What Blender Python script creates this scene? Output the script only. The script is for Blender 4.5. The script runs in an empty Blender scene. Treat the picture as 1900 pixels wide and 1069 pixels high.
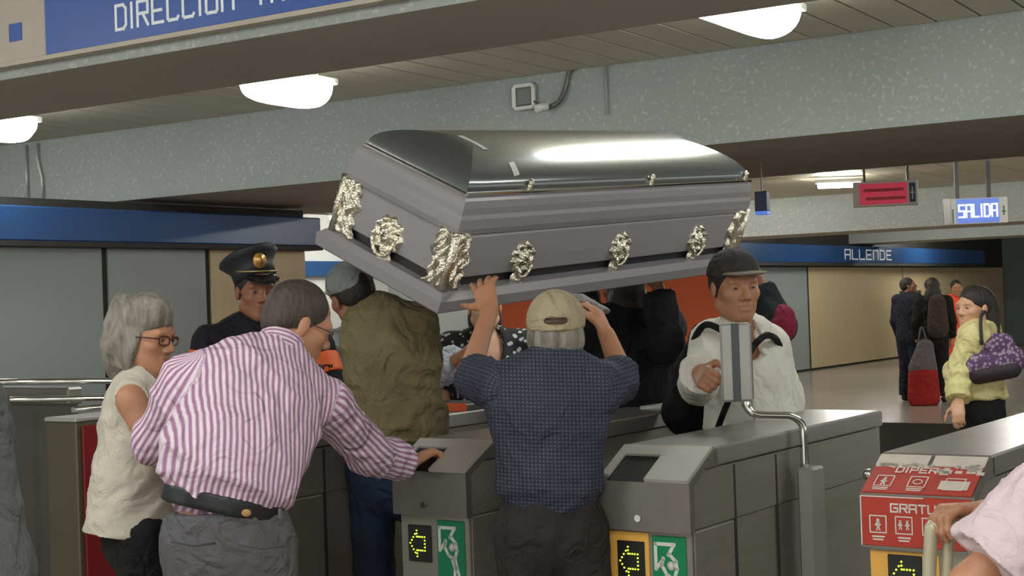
import bpy, math, random
import numpy as np
from mathutils import Matrix, Vector
random.seed(4); rng = np.random.default_rng(7)
scene = bpy.context.scene
COL = scene.collection
# ------------------------------------------------------------------ camera
FPX, CXP, CYP, HCAM = 2700.0, 950.0, 534.5, 1.55
cam_d = bpy.data.cameras.new('camera'); cam = bpy.data.objects.new('camera', cam_d); COL.objects.link(cam)
cam_d.sensor_width = 36.0; cam_d.lens = 36.0 * FPX / 1900.0; cam_d.clip_end = 200
CAMR = Matrix.Rotation(math.pi/2 + math.radians(0.65), 3, 'X') @ Matrix.Rotation(math.radians(-2.0), 3, 'Z')
cam.matrix_world = Matrix.Translation((0, 0, HCAM)) @ CAMR.to_4x4()
scene.camera = cam
# ------------------------------------------------------------------ world, exposure
world = bpy.data.worlds.new('station_air'); scene.world = world; world.use_nodes = True
world.node_tree.nodes['Background'].inputs[0].default_value = (0.85, 0.84, 0.80, 1)
world.node_tree.nodes['Background'].inputs[1].default_value = 1.35
scene.view_settings.view_transform = 'Standard'; scene.view_settings.look = 'None'
scene.view_settings.gamma = 1.0; scene.view_settings.use_curve_mapping = False
scene.view_settings.exposure = 0.17
LAMP_POWER = 18.0
LAMP_COL = (0.97, 1.0, 0.96)
# ------------------------------------------------------------------ frames of reference
_R = np.array(CAMR)
def P(x, y, d):
    """point of the place seen at photo pixel (x, y), d metres ahead"""
    v = _R @ np.array([(x-CXP)/FPX, -(y-CYP)/FPX, -1.0]); v = v*(d/v[1])
    return np.array([v[0], v[1], v[2]+HCAM])
GATE_A = math.radians(-35.0)     # turnstile rows and walls
BEAM_A = math.radians(-32.0)     # ceiling beams
def toW(x, y, z=0.0, a=GATE_A):
    c, s = math.cos(a), math.sin(a)
    return np.array([x*c - y*s, x*s + y*c, z])
def nrm(v):
    v = np.asarray(v, float); return v/np.linalg.norm(v)
# ------------------------------------------------------------------ materials
MATS = {}
def mat(name, col, rough=0.6, metal=0.0, var=0.08, scale=8.0, bump=0.0, bscale=60.0, emit=None, estr=0.0, coat=0.0, spec=0.5, stretch=None):
    if name in MATS: return MATS[name]
    m = bpy.data.materials.new(name); m.use_nodes = True; nt = m.node_tree; n = nt.nodes; l = nt.links
    b = n['Principled BSDF']
    b.inputs['Roughness'].default_value = rough; b.inputs['Metallic'].default_value = metal
    b.inputs['Specular IOR Level'].default_value = spec; b.inputs['Coat Weight'].default_value = coat
    b.inputs['Coat Roughness'].default_value = 0.12
    tc = n.new('ShaderNodeTexCoord'); src = tc.outputs['Object']
    if stretch:
        mp = n.new('ShaderNodeMapping'); mp.inputs['Scale'].default_value = stretch; l.new(src, mp.inputs[0]); src = mp.outputs[0]
    if var > 0:
        t = n.new('ShaderNodeTexNoise'); t.inputs['Scale'].default_value = scale; t.inputs['Detail'].default_value = 5; l.new(src, t.inputs['Vector'])
        mx = n.new('ShaderNodeMix'); mx.data_type = 'RGBA'
        mx.inputs[6].default_value = (*[max(0, c*(1-var*1.6)) for c in col], 1); mx.inputs[7].default_value = (*[min(1, c*(1+var*1.6)) for c in col], 1)
        l.new(t.outputs['Fac'], mx.inputs[0]); l.new(mx.outputs[2], b.inputs['Base Color'])
    else:
        b.inputs['Base Color'].default_value = (*col, 1)
    if bump > 0:
        t2 = n.new('ShaderNodeTexNoise'); t2.inputs['Scale'].default_value = bscale; t2.inputs['Detail'].default_value = 3; l.new(src, t2.inputs['Vector'])
        bp = n.new('ShaderNodeBump'); bp.inputs['Strength'].default_value = bump; bp.inputs['Distance'].default_value = 0.01
        l.new(t2.outputs['Fac'], bp.inputs['Height']); l.new(bp.outputs[0], b.inputs['Normal'])
    if emit:
        b.inputs['Emission Color'].default_value = (*emit, 1); b.inputs['Emission Strength'].default_value = estr
    MATS[name] = m; return m
def srgb(r, g, b):
    f = lambda c: ((c/255+0.055)/1.055)**2.4 if c > 10 else c/255/12.92
    return (f(r), f(g), f(b))
def terrazzo(name, col, chip, rough=0.55, amount=0.63):
    m = mat(name, col, rough, 0, 0.07, 1.2); nt = m.node_tree; n = nt.nodes; l = nt.links; b = n['Principled BSDF']
    base = b.inputs['Base Color'].links[0].from_socket
    tc = n.new('ShaderNodeTexCoord')
    t = n.new('ShaderNodeTexNoise'); t.inputs['Scale'].default_value = 34; t.inputs['Detail'].default_value = 3; l.new(tc.outputs['Object'], t.inputs['Vector'])
    r = n.new('ShaderNodeValToRGB'); r.color_ramp.elements[0].position = amount-0.1; r.color_ramp.elements[1].position = amount+0.05
    l.new(t.outputs['Fac'], r.inputs[0])
    mx = n.new('ShaderNodeMix'); mx.data_type = 'RGBA'; l.new(r.outputs[0], mx.inputs[0]); l.new(base, mx.inputs[6]); mx.inputs[7].default_value = (*chip, 1)
    l.new(mx.outputs[2], b.inputs['Base Color'])
    bp = n.new('ShaderNodeBump'); bp.inputs['Strength'].default_value = 0.35; bp.inputs['Distance'].default_value = 0.01; l.new(t.outputs['Fac'], bp.inputs['Height']); l.new(bp.outputs[0], b.inputs['Normal'])
    return m
def pattern_mat(name, kind, ca, cb, fx, fy=0.0, rough=0.85, width=0.5):
    """woven stripes / checks along the garment's own cloth coordinate (attribute tc)"""
    m = bpy.data.materials.new(name); m.use_nodes = True; nt = m.node_tree; n = nt.nodes; l = nt.links; b = n['Principled BSDF']
    b.inputs['Roughness'].default_value = rough; b.inputs['Specular IOR Level'].default_value = 0.25
    a = n.new('ShaderNodeAttribute'); a.attribute_name = 'tc'
    sx = n.new('ShaderNodeSeparateXYZ'); l.new(a.outputs['Vector'], sx.inputs[0])
    def wave(sock, f):
        mu = n.new('ShaderNodeMath'); mu.operation = 'MULTIPLY'; l.new(sock, mu.inputs[0]); mu.inputs[1].default_value = f*2*math.pi
        s = n.new('ShaderNodeMath'); s.operation = 'SINE'; l.new(mu.outputs[0], s.inputs[0])
        r = n.new('ShaderNodeMapRange'); r.inputs[1].default_value = -0.55+2*(width-0.5); r.inputs[2].default_value = 0.55+2*(width-0.5); l.new(s.outputs[0], r.inputs[0]); return r.outputs[0]
    f = wave(sx.outputs[0], fx)
    if kind == 'check':
        g = wave(sx.outputs[1], fy); mm = n.new('ShaderNodeMath'); mm.operation = 'MULTIPLY'; l.new(f, mm.inputs[0]); l.new(g, mm.inputs[1]); f = mm.outputs[0]
    mx = n.new('ShaderNodeMix'); mx.data_type = 'RGBA'; l.new(f, mx.inputs[0]); mx.inputs[6].default_value = (*ca, 1); mx.inputs[7].default_value = (*cb, 1)
    l.new(mx.outputs[2], b.inputs['Base Color'])
    MATS[name] = m; return m
def dots_mat(name, ca, cb, scale, thr=0.35):
    m = bpy.data.materials.new(name); m.use_nodes = True; nt = m.node_tree; n = nt.nodes; l = nt.links; b = n['Principled BSDF']; b.inputs['Roughness'].default_value = 0.8
    tc = n.new('ShaderNodeTexCoord'); v = n.new('ShaderNodeTexVoronoi'); v.inputs['Scale'].default_value = scale; l.new(tc.outputs['Object'], v.inputs['Vector'])
    r = n.new('ShaderNodeValToRGB'); r.color_ramp.elements[0].position = thr; r.color_ramp.elements[1].position = thr+0.06
    r.color_ramp.elements[0].color = (*cb, 1); r.color_ramp.elements[1].color = (*ca, 1)
    l.new(v.outputs['Distance'], r.inputs[0]); l.new(r.outputs[0], b.inputs['Base Color']); MATS[name] = m; return m
# ------------------------------------------------------------------ objects
def setp(o, label=None, cat=None, group=None, kind=None):
    if label: o['label'] = label
    if cat: o['category'] = cat
    if group: o['group'] = group
    if kind: o['kind'] = kind
    return o
def empty(name, loc, rz=0.0, label=None, cat=None, group=None):
    o = bpy.data.objects.new(name, None); COL.objects.link(o); o.location = loc; o.rotation_euler = (0, 0, rz); o.empty_display_size = 0.1
    return setp(o, label, cat, group)
def link(name, me, m=None, parent=None, loc=None, rz=None):
    o = bpy.data.objects.new(name, me); COL.objects.link(o)
    if m is not None and len(me.materials) == 0: me.materials.append(m)
    if parent is not None: o.parent = parent
    if loc is not None: o.location = loc
    if rz is not None: o.rotation_euler = (0, 0, rz)
    return o
class MB:
    """collects boxes, prisms, tubes and lathes into one mesh"""
    def __init__(s): s.v = []; s.f = []; s.sm = []
    def add(s, vs, fs, smooth=False):
        o = len(s.v); s.v += [tuple(float(c) for c in v) for v in vs]; s.f += [tuple(i+o for i in f) for f in fs]; s.sm += [smooth]*len(fs); return s
    def box(s, x0, x1, y0, y1, z0, z1, b=0.0):
        if b <= 0:
            vs = [(x, y, z) for z in (z0, z1) for y in (y0, y1) for x in (x0, x1)]
            return s.add(vs, [(0, 2, 3, 1), (4, 5, 7, 6), (0, 1, 5, 4), (2, 6, 7, 3), (0, 4, 6, 2), (1, 3, 7, 5)])
        # chamfered box: three offset rectangles per axis
        vs = []; ids = {}
        X = (x0, x1); Y = (y0, y1); Z = (z0, z1)
        for i in (0, 1):
            for j in (0, 1):
                for k in (0, 1):
                    sx = b if i == 0 else -b; sy = b if j == 0 else -b; sz = b if k == 0 else -b
                    ids[(i, j, k, 0)] = len(vs); vs.append((X[i], Y[j]+sy, Z[k]+sz))
                    ids[(i, j, k, 1)] = len(vs); vs.append((X[i]+sx, Y[j], Z[k]+sz))
                    ids[(i, j, k, 2)] = len(vs); vs.append((X[i]+sx, Y[j]+sy, Z[k]))
        g = lambda i, j, k, a: ids[(i, j, k, a)]
        fs = [(g(0,0,0,0), g(0,0,1,0), g(0,1,1,0), g(0,1,0,0)), (g(1,0,0,0), g(1,1,0,0), g(1,1,1,0), g(1,0,1,0)),
              (g(0,0,0,1), g(1,0,0,1), g(1,0,1,1), g(0,0,1,1)), (g(0,1,0,1), g(0,1,1,1), g(1,1,1,1), g(1,1,0,1)),
              (g(0,0,0,2), g(0,1,0,2), g(1,1,0,2), g(1,0,0,2)), (g(0,0,1,2), g(1,0,1,2), g(1,1,1,2), g(0,1,1,2))]
        for j in (0, 1):
            for k in (0, 1): fs.append((g(0,j,k,1), g(1,j,k,1), g(1,j,k,2), g(0,j,k,2)))
        for i in (0, 1):
            for k in (0, 1): fs.append((g(i,0,k,0), g(i,1,k,0), g(i,1,k,2), g(i,0,k,2)))
            for j in (0, 1): fs.append((g(i,j,0,0), g(i,j,1,0), g(i,j,1,1), g(i,j,0,1)))
        for i in (0, 1):
            for j in (0, 1):
                for k in (0, 1): fs.append((g(i,j,k,0), g(i,j,k,1), g(i,j,k,2)))
        return s.add(vs, fs)
    def prism(s, prof, x0, x1):
        """profile of (y, z) points extruded along x"""
        n = len(prof); vs = [(x0, y, z) for y, z in prof]+[(x1, y, z) for y, z in prof]
        return s.add(vs, [tuple(range(n)), tuple(range(2*n-1, n-1, -1))]+[(i, i+n, (i+1) % n+n, (i+1) % n) for i in range(n)])
    def tube(s, pts, r, n=10, closed=False):
        pts = [np.asarray(p, float) for p in pts]; m = len(pts); vs = []; ref = None
        rr = r if hasattr(r, '__len__') else [r]*m
        for i, p in enumerate(pts):
            a = pts[(i-1) % m] if closed or i > 0 else p; c = pts[(i+1) % m] if closed or i < m-1 else p
            t = nrm(c-a)
            if ref is None: ref = nrm(np.cross(t, [0.3, 0.2, 1.0] if abs(t[2]) < 0.9 else [1, 0, 0]))
            ref = nrm(ref-t*np.dot(ref, t)); bn = np.cross(t, ref)
            for k in range(n):
                a_ = 2*math.pi*k/n; vs.append(p+rr[i]*(math.cos(a_)*ref+math.sin(a_)*bn))
        fs = []
        for i in range(m if closed else m-1):
            for k in range(n):
                j = (i+1) % m; fs.append((i*n+k, i*n+(k+1) % n, j*n+(k+1) % n, j*n+k))
        s.add(vs, fs, True)
        if not closed:
            o = len(s.v)-m*n; s.f += [tuple(o+k for k in range(n-1, -1, -1)), tuple(o+(m-1)*n+k for k in range(n))]; s.sm += [False, False]
        return s
    def lathe(s, prof, c=(0, 0, 0), n=24, M=None):
        """profile of (radius, z)"""
        vs = []; m = len(prof)
        for r, z in prof:
            for k in range(n):
                a = 2*math.pi*k/n; vs.append((r*math.cos(a), r*math.sin(a), z))
        vs = [np.asarray(v) for v in vs]
        if M is not None: vs = [M @ v for v in vs]
        vs = [v+np.asarray(c) for v in vs]
        fs = [(i*n+k, i*n+(k+1) % n, (i+1)*n+(k+1) % n, (i+1)*n+k) for i in range(m-1) for k in range(n)]
        fs += [tuple(range(n-1, -1, -1)), tuple((m-1)*n+k for k in range(n))]
        return s.add(vs, fs, True)
    def mesh(s, name):
        me = bpy.data.meshes.new(name); me.from_pydata(s.v, [], s.f)
        me.polygons.foreach_set('use_smooth', s.sm); me.update(); return me
    def build(s, name, m, parent=None, loc=None, rz=None): return link(name, s.mesh(name), m, parent, loc, rz)
def bez(pts, n=8):
    """smooth polyline through points (Catmull-Rom)"""
    pts = [np.asarray(p, float) for p in pts]; q = [2*pts[0]-pts[1]]+pts+[2*pts[-1]-pts[-2]]; out = []
    for i in range(1, len(q)-2):
        for k in range(n):
            t = k/n; a, b, c, d = q[i-1], q[i], q[i+1], q[i+2]
            out.append(0.5*((2*b)+(c-a)*t+(2*a-5*b+4*c-d)*t*t+(3*b-a-3*c+d)*t**3))
    out.append(pts[-1]); return out
# ------------------------------------------------------------------ squared stroke lettering (flat print with a little relief)
GL = {'D': [[(0,0),(0,6),(3,6),(4,5),(4,1),(3,0),(0,0)]], 'I': [[(2,0),(2,6)]], 'R': [[(0,0),(0,6),(4,6),(4,3),(0,3)],[(2,3),(4,0)]],
      'E': [[(4,0),(0,0),(0,6),(4,6)],[(0,3),(3.4,3)]], 'C': [[(4,0.6),(3.5,0),(0.5,0),(0,0.5),(0,5.5),(0.5,6),(3.5,6),(4,5.4)]],
      'O': [[(0.5,0),(3.5,0),(4,0.5),(4,5.5),(3.5,6),(0.5,6),(0,5.5),(0,0.5),(0.5,0)]], 'N': [[(0,0),(0,6),(3.4,6),(4,5.4),(4,0)]],
      'T': [[(0,6),(4,6)],[(2,6),(2,0)]], 'A': [[(0,0),(0,6),(4,6),(4,0)],[(0,2.8),(4,2.8)]], 'X': [[(0,0),(4,6)],[(0,6),(4,0)]],
      'Q': [[(0,0),(4,0),(4,6),(0,6),(0,0)],[(2.6,1.4),(4.4,-0.8)]], 'U': [[(0,6),(0,0),(4,0),(4,6)]], 'S': [[(0,0),(4,0),(4,3),(0,3),(0,6),(4,6)]],
      'L': [[(0,6),(0,0),(4,0)]], 'G': [[(4,6),(0,6),(0,0),(4,0),(4,3),(2,3)]], 'P': [[(0,0),(0,6),(4,6),(4,2.8),(0,2.8)]], 'Ñ': [[(0,0),(0,5),(4,5),(4,0)],[(0.6,6.4),(3.4,6.4)]], ' ': []}
def strokes(mb, polys, w, M, t=0.002):
    """polylines in a plane -> thin bars; M maps (u, v, out) to a point"""
    for poly in polys:
        for (a, b) in zip(poly[:-1], poly[1:]):
            a = np.array(a, float); b = np.array(b, float); d = b-a; L = np.linalg.norm(d)
            if L < 1e-9: continue
            d = d/L; n = np.array([-d[1], d[0]]); a2 = a-d*w*0.45; b2 = b+d*w*0.45
            q = [a2+n*w/2, a2-n*w/2, b2-n*w/2, b2+n*w/2]
            vs = [M(p[0], p[1], 0) for p in q]+[M(p[0], p[1], t) for p in q]
            mb.add(vs, [(3,2,1,0),(4,5,6,7),(0,1,5,4),(1,2,6,5),(2,3,7,6),(3,0,4,7)])
def word(text, u0, v0, hgt, adv, wfrac, wid, M, t=0.002):
    mb = MB(); u = u0
    for ch in text:
        g = GL.get(ch, [])
        strokes(mb, [[(u+x/4*wid if ch != 'I' else u+0.12*wid, v0+y/6*hgt) for x, y in p] for p in g], hgt*wfrac, M, t)
        u += adv*(0.48 if ch == 'I' else 1.0)
    return mb
# ------------------------------------------------------------------ implicit surfaces
class SDF:
    def __init__(s, k=0.02): s.ops = []; s.k = k
    def cone(s, a, b, ra, rb, k=None, flat=None, capa=False, capb=False):
        s.ops.append(('c', np.asarray(a, float), np.asarray(b, float), ra, rb, s.k if k is None else k, flat, capa, capb)); return s
    def chain(s, pts, rs, k=None):
        for i in range(len(pts)-1): s.cone(pts[i], pts[i+1], rs[i], rs[i+1], k)
        return s
    def ell(s, c, r, R=None, k=None, sub=False):
        s.ops.append(('e', np.asarray(c, float), np.asarray(r, float), np.eye(3) if R is None else np.asarray(R, float), s.k if k is None else k, sub)); return s
    def cut(s, p, n):
        s.ops.append(('p', np.asarray(p, float), nrm(n))); return s
    def mesh(s, h=0.012, fine=(), hf=0.005, disp=None, attr=None):
        lo = np.full(3, 1e9); hi = -lo; bbs = []
        for o in s.ops:
            if o[0] == 'c':
                l_ = np.minimum(o[1]-o[3], o[2]-o[4]); h_ = np.maximum(o[1]+o[3], o[2]+o[4]); sub = False; k = o[5]
            elif o[0] == 'e':
                e = np.sqrt(((o[3]*o[2])**2).sum(1)); l_ = o[1]-e; h_ = o[1]+e; sub = o[5]; k = o[4]
            else: bbs.append(None); continue
            if not sub: lo = np.minimum(lo, l_); hi = np.maximum(hi, h_)
            bbs.append((l_-k-2.2*h, h_+k+2.2*h))
        lo -= 2.5*h; hi += 2.5*h; ax = []
        for d in range(3):
            iv = sorted((c[d]-r[d], c[d]+r[d]) for c, r in fine); xs = [lo[d]]
            while xs[-1] < hi[d]:
                x = xs[-1]; st = h
                if any(a-1e-6 <= x <= b for a, b in iv): st = hf
                else:
                    nx = [a-x for a, b in iv if a > x]
                    if nx and min(nx) < h: st = max(min(nx), hf)
                xs.append(x+st)
            ax.append(np.array(xs))
        xs, ys, zs = ax; D = np.full((len(xs), len(ys), len(zs)), 0.2, np.float32)
        for o, bb in zip(s.ops, bbs):
            if bb is None: sl = [slice(0, len(a)) for a in ax]
            else: sl = [slice(max(0, np.searchsorted(a, bb[0][d])-1), np.searchsorted(a, bb[1][d])+1) for d, a in enumerate(ax)]
            X, Y, Z = [a[q] for a, q in zip(ax, sl)]
            if min(len(X), len(Y), len(Z)) == 0: continue
            lin = lambda v, c: ((X-c[0])*v[0])[:, None, None]+((Y-c[1])*v[1])[None, :, None]+((Z-c[2])*v[2])[None, None, :]
            if o[0] == 'c':
                _, a, b, ra, rb, k, flat, ca, cb = o; d = b-a; L = np.linalg.norm(d)
                qq = ((X-a[0])**2)[:, None, None]+((Y-a[1])**2)[None, :, None]+((Z-a[2])**2)[None, None, :]
                md = d.copy(); dd = d@d
                if flat is not None:
                    n, f = flat; n = nrm(n); e = f*f-1; qq = qq+e*lin(n, a)**2; md = d+e*(d@n)*n; dd = d@md
                qd = lin(md, a); t = np.clip(qd/max(dd, 1e-9), 0, 1)
                ds = np.sqrt(np.maximum(qq-2*t*qd+t*t*dd, 0))-(ra+t*(rb-ra))
                if ca: ds = np.maximum(ds, -lin(d/L, a))
                if cb: ds = np.maximum(ds, lin(d/L, b))
                sub = False
            elif o[0] == 'e':
                _, c, r, R, k, sub = o
                u = [lin(R[:, i], c)/r[i] for i in range(3)]
                k0 = np.sqrt(u[0]**2+u[1]**2+u[2]**2); k1 = np.sqrt(sum((u[i]/r[i])**2 for i in range(3)))
                ds = k0*(k0-1)/np.maximum(k1, 1e-6)
            else:
                D[...] = np.maximum(D, lin(o[2], o[1]).astype(np.float32)); continue
            V = D[sl[0], sl[1], sl[2]]
            if sub:
                ds = -ds; hh = np.maximum(k-np.abs(V-ds), 0)/max(k, 1e-6); D[sl[0], sl[1], sl[2]] = np.maximum(V, ds)+hh*hh*k*0.25
            else:
                hh = np.maximum(k-np.abs(V-ds), 0)/max(k, 1e-6); D[sl[0], sl[1], sl[2]] = np.minimum(V, ds)-hh*hh*k*0.25
        # surface nets
        S = D < 0; c8 = np.zeros(tuple(n-1 for n in S.shape), np.uint8)
        offs = [(i, j, k) for i in (0, 1) for j in (0, 1) for k in (0, 1)]
        for i, j, k in offs: c8 += S[i:S.shape[0]-1+i, j:S.shape[1]-1+j, k:S.shape[2]-1+k]
        mask = (c8 > 0) & (c8 < 8); ii = np.argwhere(mask); idx = np.full(mask.shape, -1, np.int32); idx[mask] = np.arange(len(ii))
        val = np.stack([D[ii[:, 0]+i, ii[:, 1]+j, ii[:, 2]+k] for i, j, k in offs], 1)
        acc = np.zeros((len(ii), 3)); cnt = np.zeros(len(ii))
        for a in range(8):
            for b in range(a+1, 8):
                df = [offs[b][q]-offs[a][q] for q in range(3)]
                if sum(map(abs, df)) != 1: continue
                va, vb = val[:, a], val[:, b]; m_ = (va < 0) != (vb < 0); t = np.where(m_, va/np.where(m_, va-vb, 1), 0)
                pt = np.array(offs[a])[None, :]+t[:, None]*np.array(df)[None, :]; acc += pt*m_[:, None]; cnt += m_
        fr = acc/cnt[:, None]; V = np.empty((len(ii), 3))
        for d in range(3): V[:, d] = ax[d][ii[:, d]]+fr[:, d]*(ax[d][ii[:, d]+1]-ax[d][ii[:, d]])
        Q = []
        for d in range(3):
            e, f = (d+1) % 3, (d+2) % 3
            s0 = [slice(None)]*3; s1 = [slice(None)]*3; s0[d] = slice(0, -1); s1[d] = slice(1, None)
            ch = S[tuple(s0)] != S[tuple(s1)]; p = np.argwhere(ch); p = p[(p[:, e] > 0) & (p[:, f] > 0)]
            p = p[(p[:, e] < mask.shape[e]) & (p[:, f] < mask.shape[f])]
            def cell(de, df_):
                q = p.copy(); q[:, e] -= de; q[:, f] -= df_; return idx[q[:, 0], q[:, 1], q[:, 2]]
            q4 = np.stack([cell(1, 1), cell(0, 1), cell(0, 0), cell(1, 0)], 1); ins = S[p[:, 0], p[:, 1], p[:, 2]]
            q4[~ins] = q4[~ins][:, ::-1]; Q.append(q4)
        Q = np.concatenate(Q)
        if disp is not None:
            N = np.zeros_like(V); fn = np.cross(V[Q[:, 2]]-V[Q[:, 0]], V[Q[:, 3]]-V[Q[:, 1]])
            for c in range(4): np.add.at(N, Q[:, c], fn)
            N /= np.maximum(np.linalg.norm(N, axis=1), 1e-9)[:, None]; V = V+N*disp(V)[:, None]
        me = bpy.data.meshes.new('m'); me.vertices.add(len(V)); me.vertices.foreach_set('co', V.astype(np.float32).ravel())
        me.loops.add(len(Q)*4); me.loops.foreach_set('vertex_index', Q.astype(np.int32).ravel())
        me.polygons.add(len(Q)); me.polygons.foreach_set('loop_start', np.arange(0, len(Q)*4, 4, dtype=np.int32))
        me.polygons.foreach_set('use_smooth', np.ones(len(Q), bool)); me.update(calc_edges=True)
        if attr is not None:
            at = me.attributes.new('tc', 'FLOAT_VECTOR', 'POINT'); at.data.foreach_set('vector', attr(V).astype(np.float32).ravel())
        return me
def folds(amp, freq=14.0, seed=0, ax=(1, 1, 1)):
    freq = freq*2.6; amp = amp*1.5
    """cloth creases: warped ridges"""
    r = np.random.default_rng(seed); ks = r.normal(size=(5, 3)); ks /= np.linalg.norm(ks, axis=1)[:, None]; ph = r.uniform(0, 6.28, 5)
    w = r.normal(size=(3, 3)); sc = np.asarray(ax, float)
    def f(V):
        q = V*sc; q = q+0.05*np.sin(q@w.T*11+ph[:3])
        o = np.zeros(len(V))
        for i in range(5): o += (1-np.abs(np.sin(q@ks[i]*freq*(0.6+0.28*i)+ph[i]))**0.7)*(1.0 if i < 3 else 0.6)-0.35
        return amp*o/2.2
    return f
def wisps(amp, freq=60.0, seed=0, ax=(1, 1, 0.30)):
    r = np.random.default_rng(seed); ks = r.normal(size=(6, 3)); ks /= np.linalg.norm(ks, axis=1)[:, None]; ph = r.uniform(0, 6.28, 6); sc = np.asarray(ax)
    def f(V):
        q = V*sc; q = q+0.012*np.sin(V*38+ph[:3]); o = np.zeros(len(V))
        for i in range(6): o += np.sin(q@ks[i]*freq*(0.5+0.3*i)+ph[i])/(1+0.3*i)
        return amp*o/2.5
    return f
# ================================================================== materials used
M_BEAM = terrazzo('beam_terrazzo', srgb(158, 163, 157), srgb(186, 190, 184), 0.55, 0.66)
M_SOFFIT = mat('beam_underside', srgb(176, 168, 156), 0.7, 0, 0.06, 2.0)
M_SLAT = mat('ceiling_slat_paint', srgb(196, 188, 164), 0.5, 0, 0.05, 3.0)
M_GAP = mat('ceiling_gap_dark', srgb(70, 66, 60), 0.8, 0, 0)
M_FLOOR = mat('floor_polished', srgb(150, 143, 130), 0.22, 0, 0.10, 1.5)
M_FLOORDK = mat('floor_dark_matt', srgb(34, 31, 28), 0.95, 0, 0.08, 4, spec=0.05)
M_GREYP = mat('panel_grey', srgb(150, 156, 154), 0.42, 0, 0.04, 1.0)
M_CREAM = mat('panel_cream_wood', srgb(203, 182, 142), 0.45, 0, 0.06, 3.0, stretch=(8, 8, 0.4))
M_BLUE = mat('band_blue', srgb(42, 80, 130), 0.3, 0, 0.10, 1.2)
M_BLUEDK = mat('band_blue_dark', srgb(36, 60, 98), 0.35, 0, 0.10, 1.2)
M_JOINT = mat('joint_dark', srgb(52, 50, 46), 0.7, 0, 0)
M_WHITE = mat('paint_white', srgb(228, 228, 222), 0.5, 0, 0.03, 3)
M_DGREEN = mat('wall_dim_green', srgb(92, 102, 94), 0.6, 0, 0.08, 1)
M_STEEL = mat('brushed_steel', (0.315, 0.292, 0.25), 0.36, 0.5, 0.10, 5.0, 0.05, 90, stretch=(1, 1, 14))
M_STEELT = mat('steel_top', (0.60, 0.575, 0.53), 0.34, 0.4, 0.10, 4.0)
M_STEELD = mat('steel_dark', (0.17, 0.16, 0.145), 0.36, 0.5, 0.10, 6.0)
M_CHROME = mat('chrome_tube', (0.78, 0.77, 0.74), 0.14, 1.0, 0.0)
M_BLACK = mat('black_plastic', (0.012, 0.012, 0.012), 0.45, 0, 0)
M_YEL = mat('yellow_plate', srgb(240, 182, 84), 0.5, 0, 0.06, 6)
M_GREEN = mat('green_sticker', srgb(14, 132, 84), 0.45, 0, 0.05, 8)
M_RED = mat('red_sticker', srgb(184, 58, 42), 0.55, 0, 0.22, 18)
M_INK = mat('sticker_white_ink', srgb(226, 226, 214), 0.5, 0, 0.03, 8)
M_LED = mat('led_dot', (0.75, 0.9, 0.08), 0.4, 0, 0, emit=(0.78, 1.0, 0.05), estr=1.6)
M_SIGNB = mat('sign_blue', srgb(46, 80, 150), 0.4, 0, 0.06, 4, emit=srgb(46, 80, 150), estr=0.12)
M_SIGNB2 = mat('sign_blue_backlit', srgb(86, 120, 205), 0.4, 0, 0.04, 4, emit=srgb(84, 116, 205), estr=0.55)
M_SIGNR = mat('sign_red_backlit', srgb(205, 60, 84), 0.4, 0, 0.08, 6, emit=srgb(205, 60, 84), estr=0.35)
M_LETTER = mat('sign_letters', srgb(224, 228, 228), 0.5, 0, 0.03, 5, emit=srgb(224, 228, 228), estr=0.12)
M_LETTERB = mat('sign_letters_lit', srgb(236, 240, 250), 0.5, 0, 0.0, 5, emit=srgb(236, 240, 250), estr=0.6)
M_BEIGE = mat('sign_beige', srgb(186, 176, 158), 0.5, 0, 0.08, 5)
M_ORANGE = mat('orange_board', srgb(255, 116, 66), 0.55, 0, 0.06, 3)
M_GLOBE = mat('lamp_glow', (1, 1, 1), 0.4, 0, 0, emit=(0.93, 0.98, 1.0), estr=LAMP_POWER)
M_TUBE = mat('tube_glow', (1, 1, 1), 0.4, 0, 0, emit=(1.0, 0.98, 0.92), estr=LAMP_POWER*8.0)
# ================================================================== the setting
def struct(name, mb, m, rz, parent=None):
    o = mb.build(name, m, parent, None, rz if parent is None else None)
    if parent is None: o['kind'] = 'structure'
    return o
floor = struct('floor', MB().box(-24, 10, -6, 46, -0.2, 0), M_FLOOR, GATE_A)
struct('floor_dark_patch', MB().box(-8.5, 3, 9.8, 16.5, 0.0, 0.012), M_FLOORDK, GATE_A, None)  # thin near-black sheet over the floor beyond the turnstiles
# --- ceiling slab with planks in the bays, and the cross beams
ceil = struct('ceiling', MB().box(-26, 24, -8, 52, 3.18, 3.4), M_GAP, BEAM_A)
def planks(y0, y1, x0, x1, w, z=3.165):
    me = MB().box(0, w-0.014, 0, y1-y0, -0.012, 0.012, 0.004).mesh('plank')
    x = x0
    while x < x1:
        link('plank', me, M_SLAT, ceil, (x, y0, z)); x += w
planks(4.80, 8.75, -11.5, 2.0, 0.26)
planks(11.60, 22.8, -13.0, 2.0, 0.52)
planks(-5.0, 3.95, -8.0, 5.0, 0.52)
def beam(name, y0, y1, z0):
    mb = MB().box(-16, 12, y0, y1, z0, 3.18); me = mb.mesh(name); me.materials.append(M_BEAM); me.materials.append(M_SOFFIT)
    for p in me.polygons:
        if p.normal.z < -0.5: p.material_index = 1
    o = link(name, me, None, None, None, BEAM_A); o['kind'] = 'structure'; return o
beam('trim_1', 3.99, 4.77, 2.55); beam('trim_2', 8.77, 11.55, 2.55); beam('trim_3', 22.9, 24.2, 2.55); beam('trim_4', 30.5, 32.0, 2.6)
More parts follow.
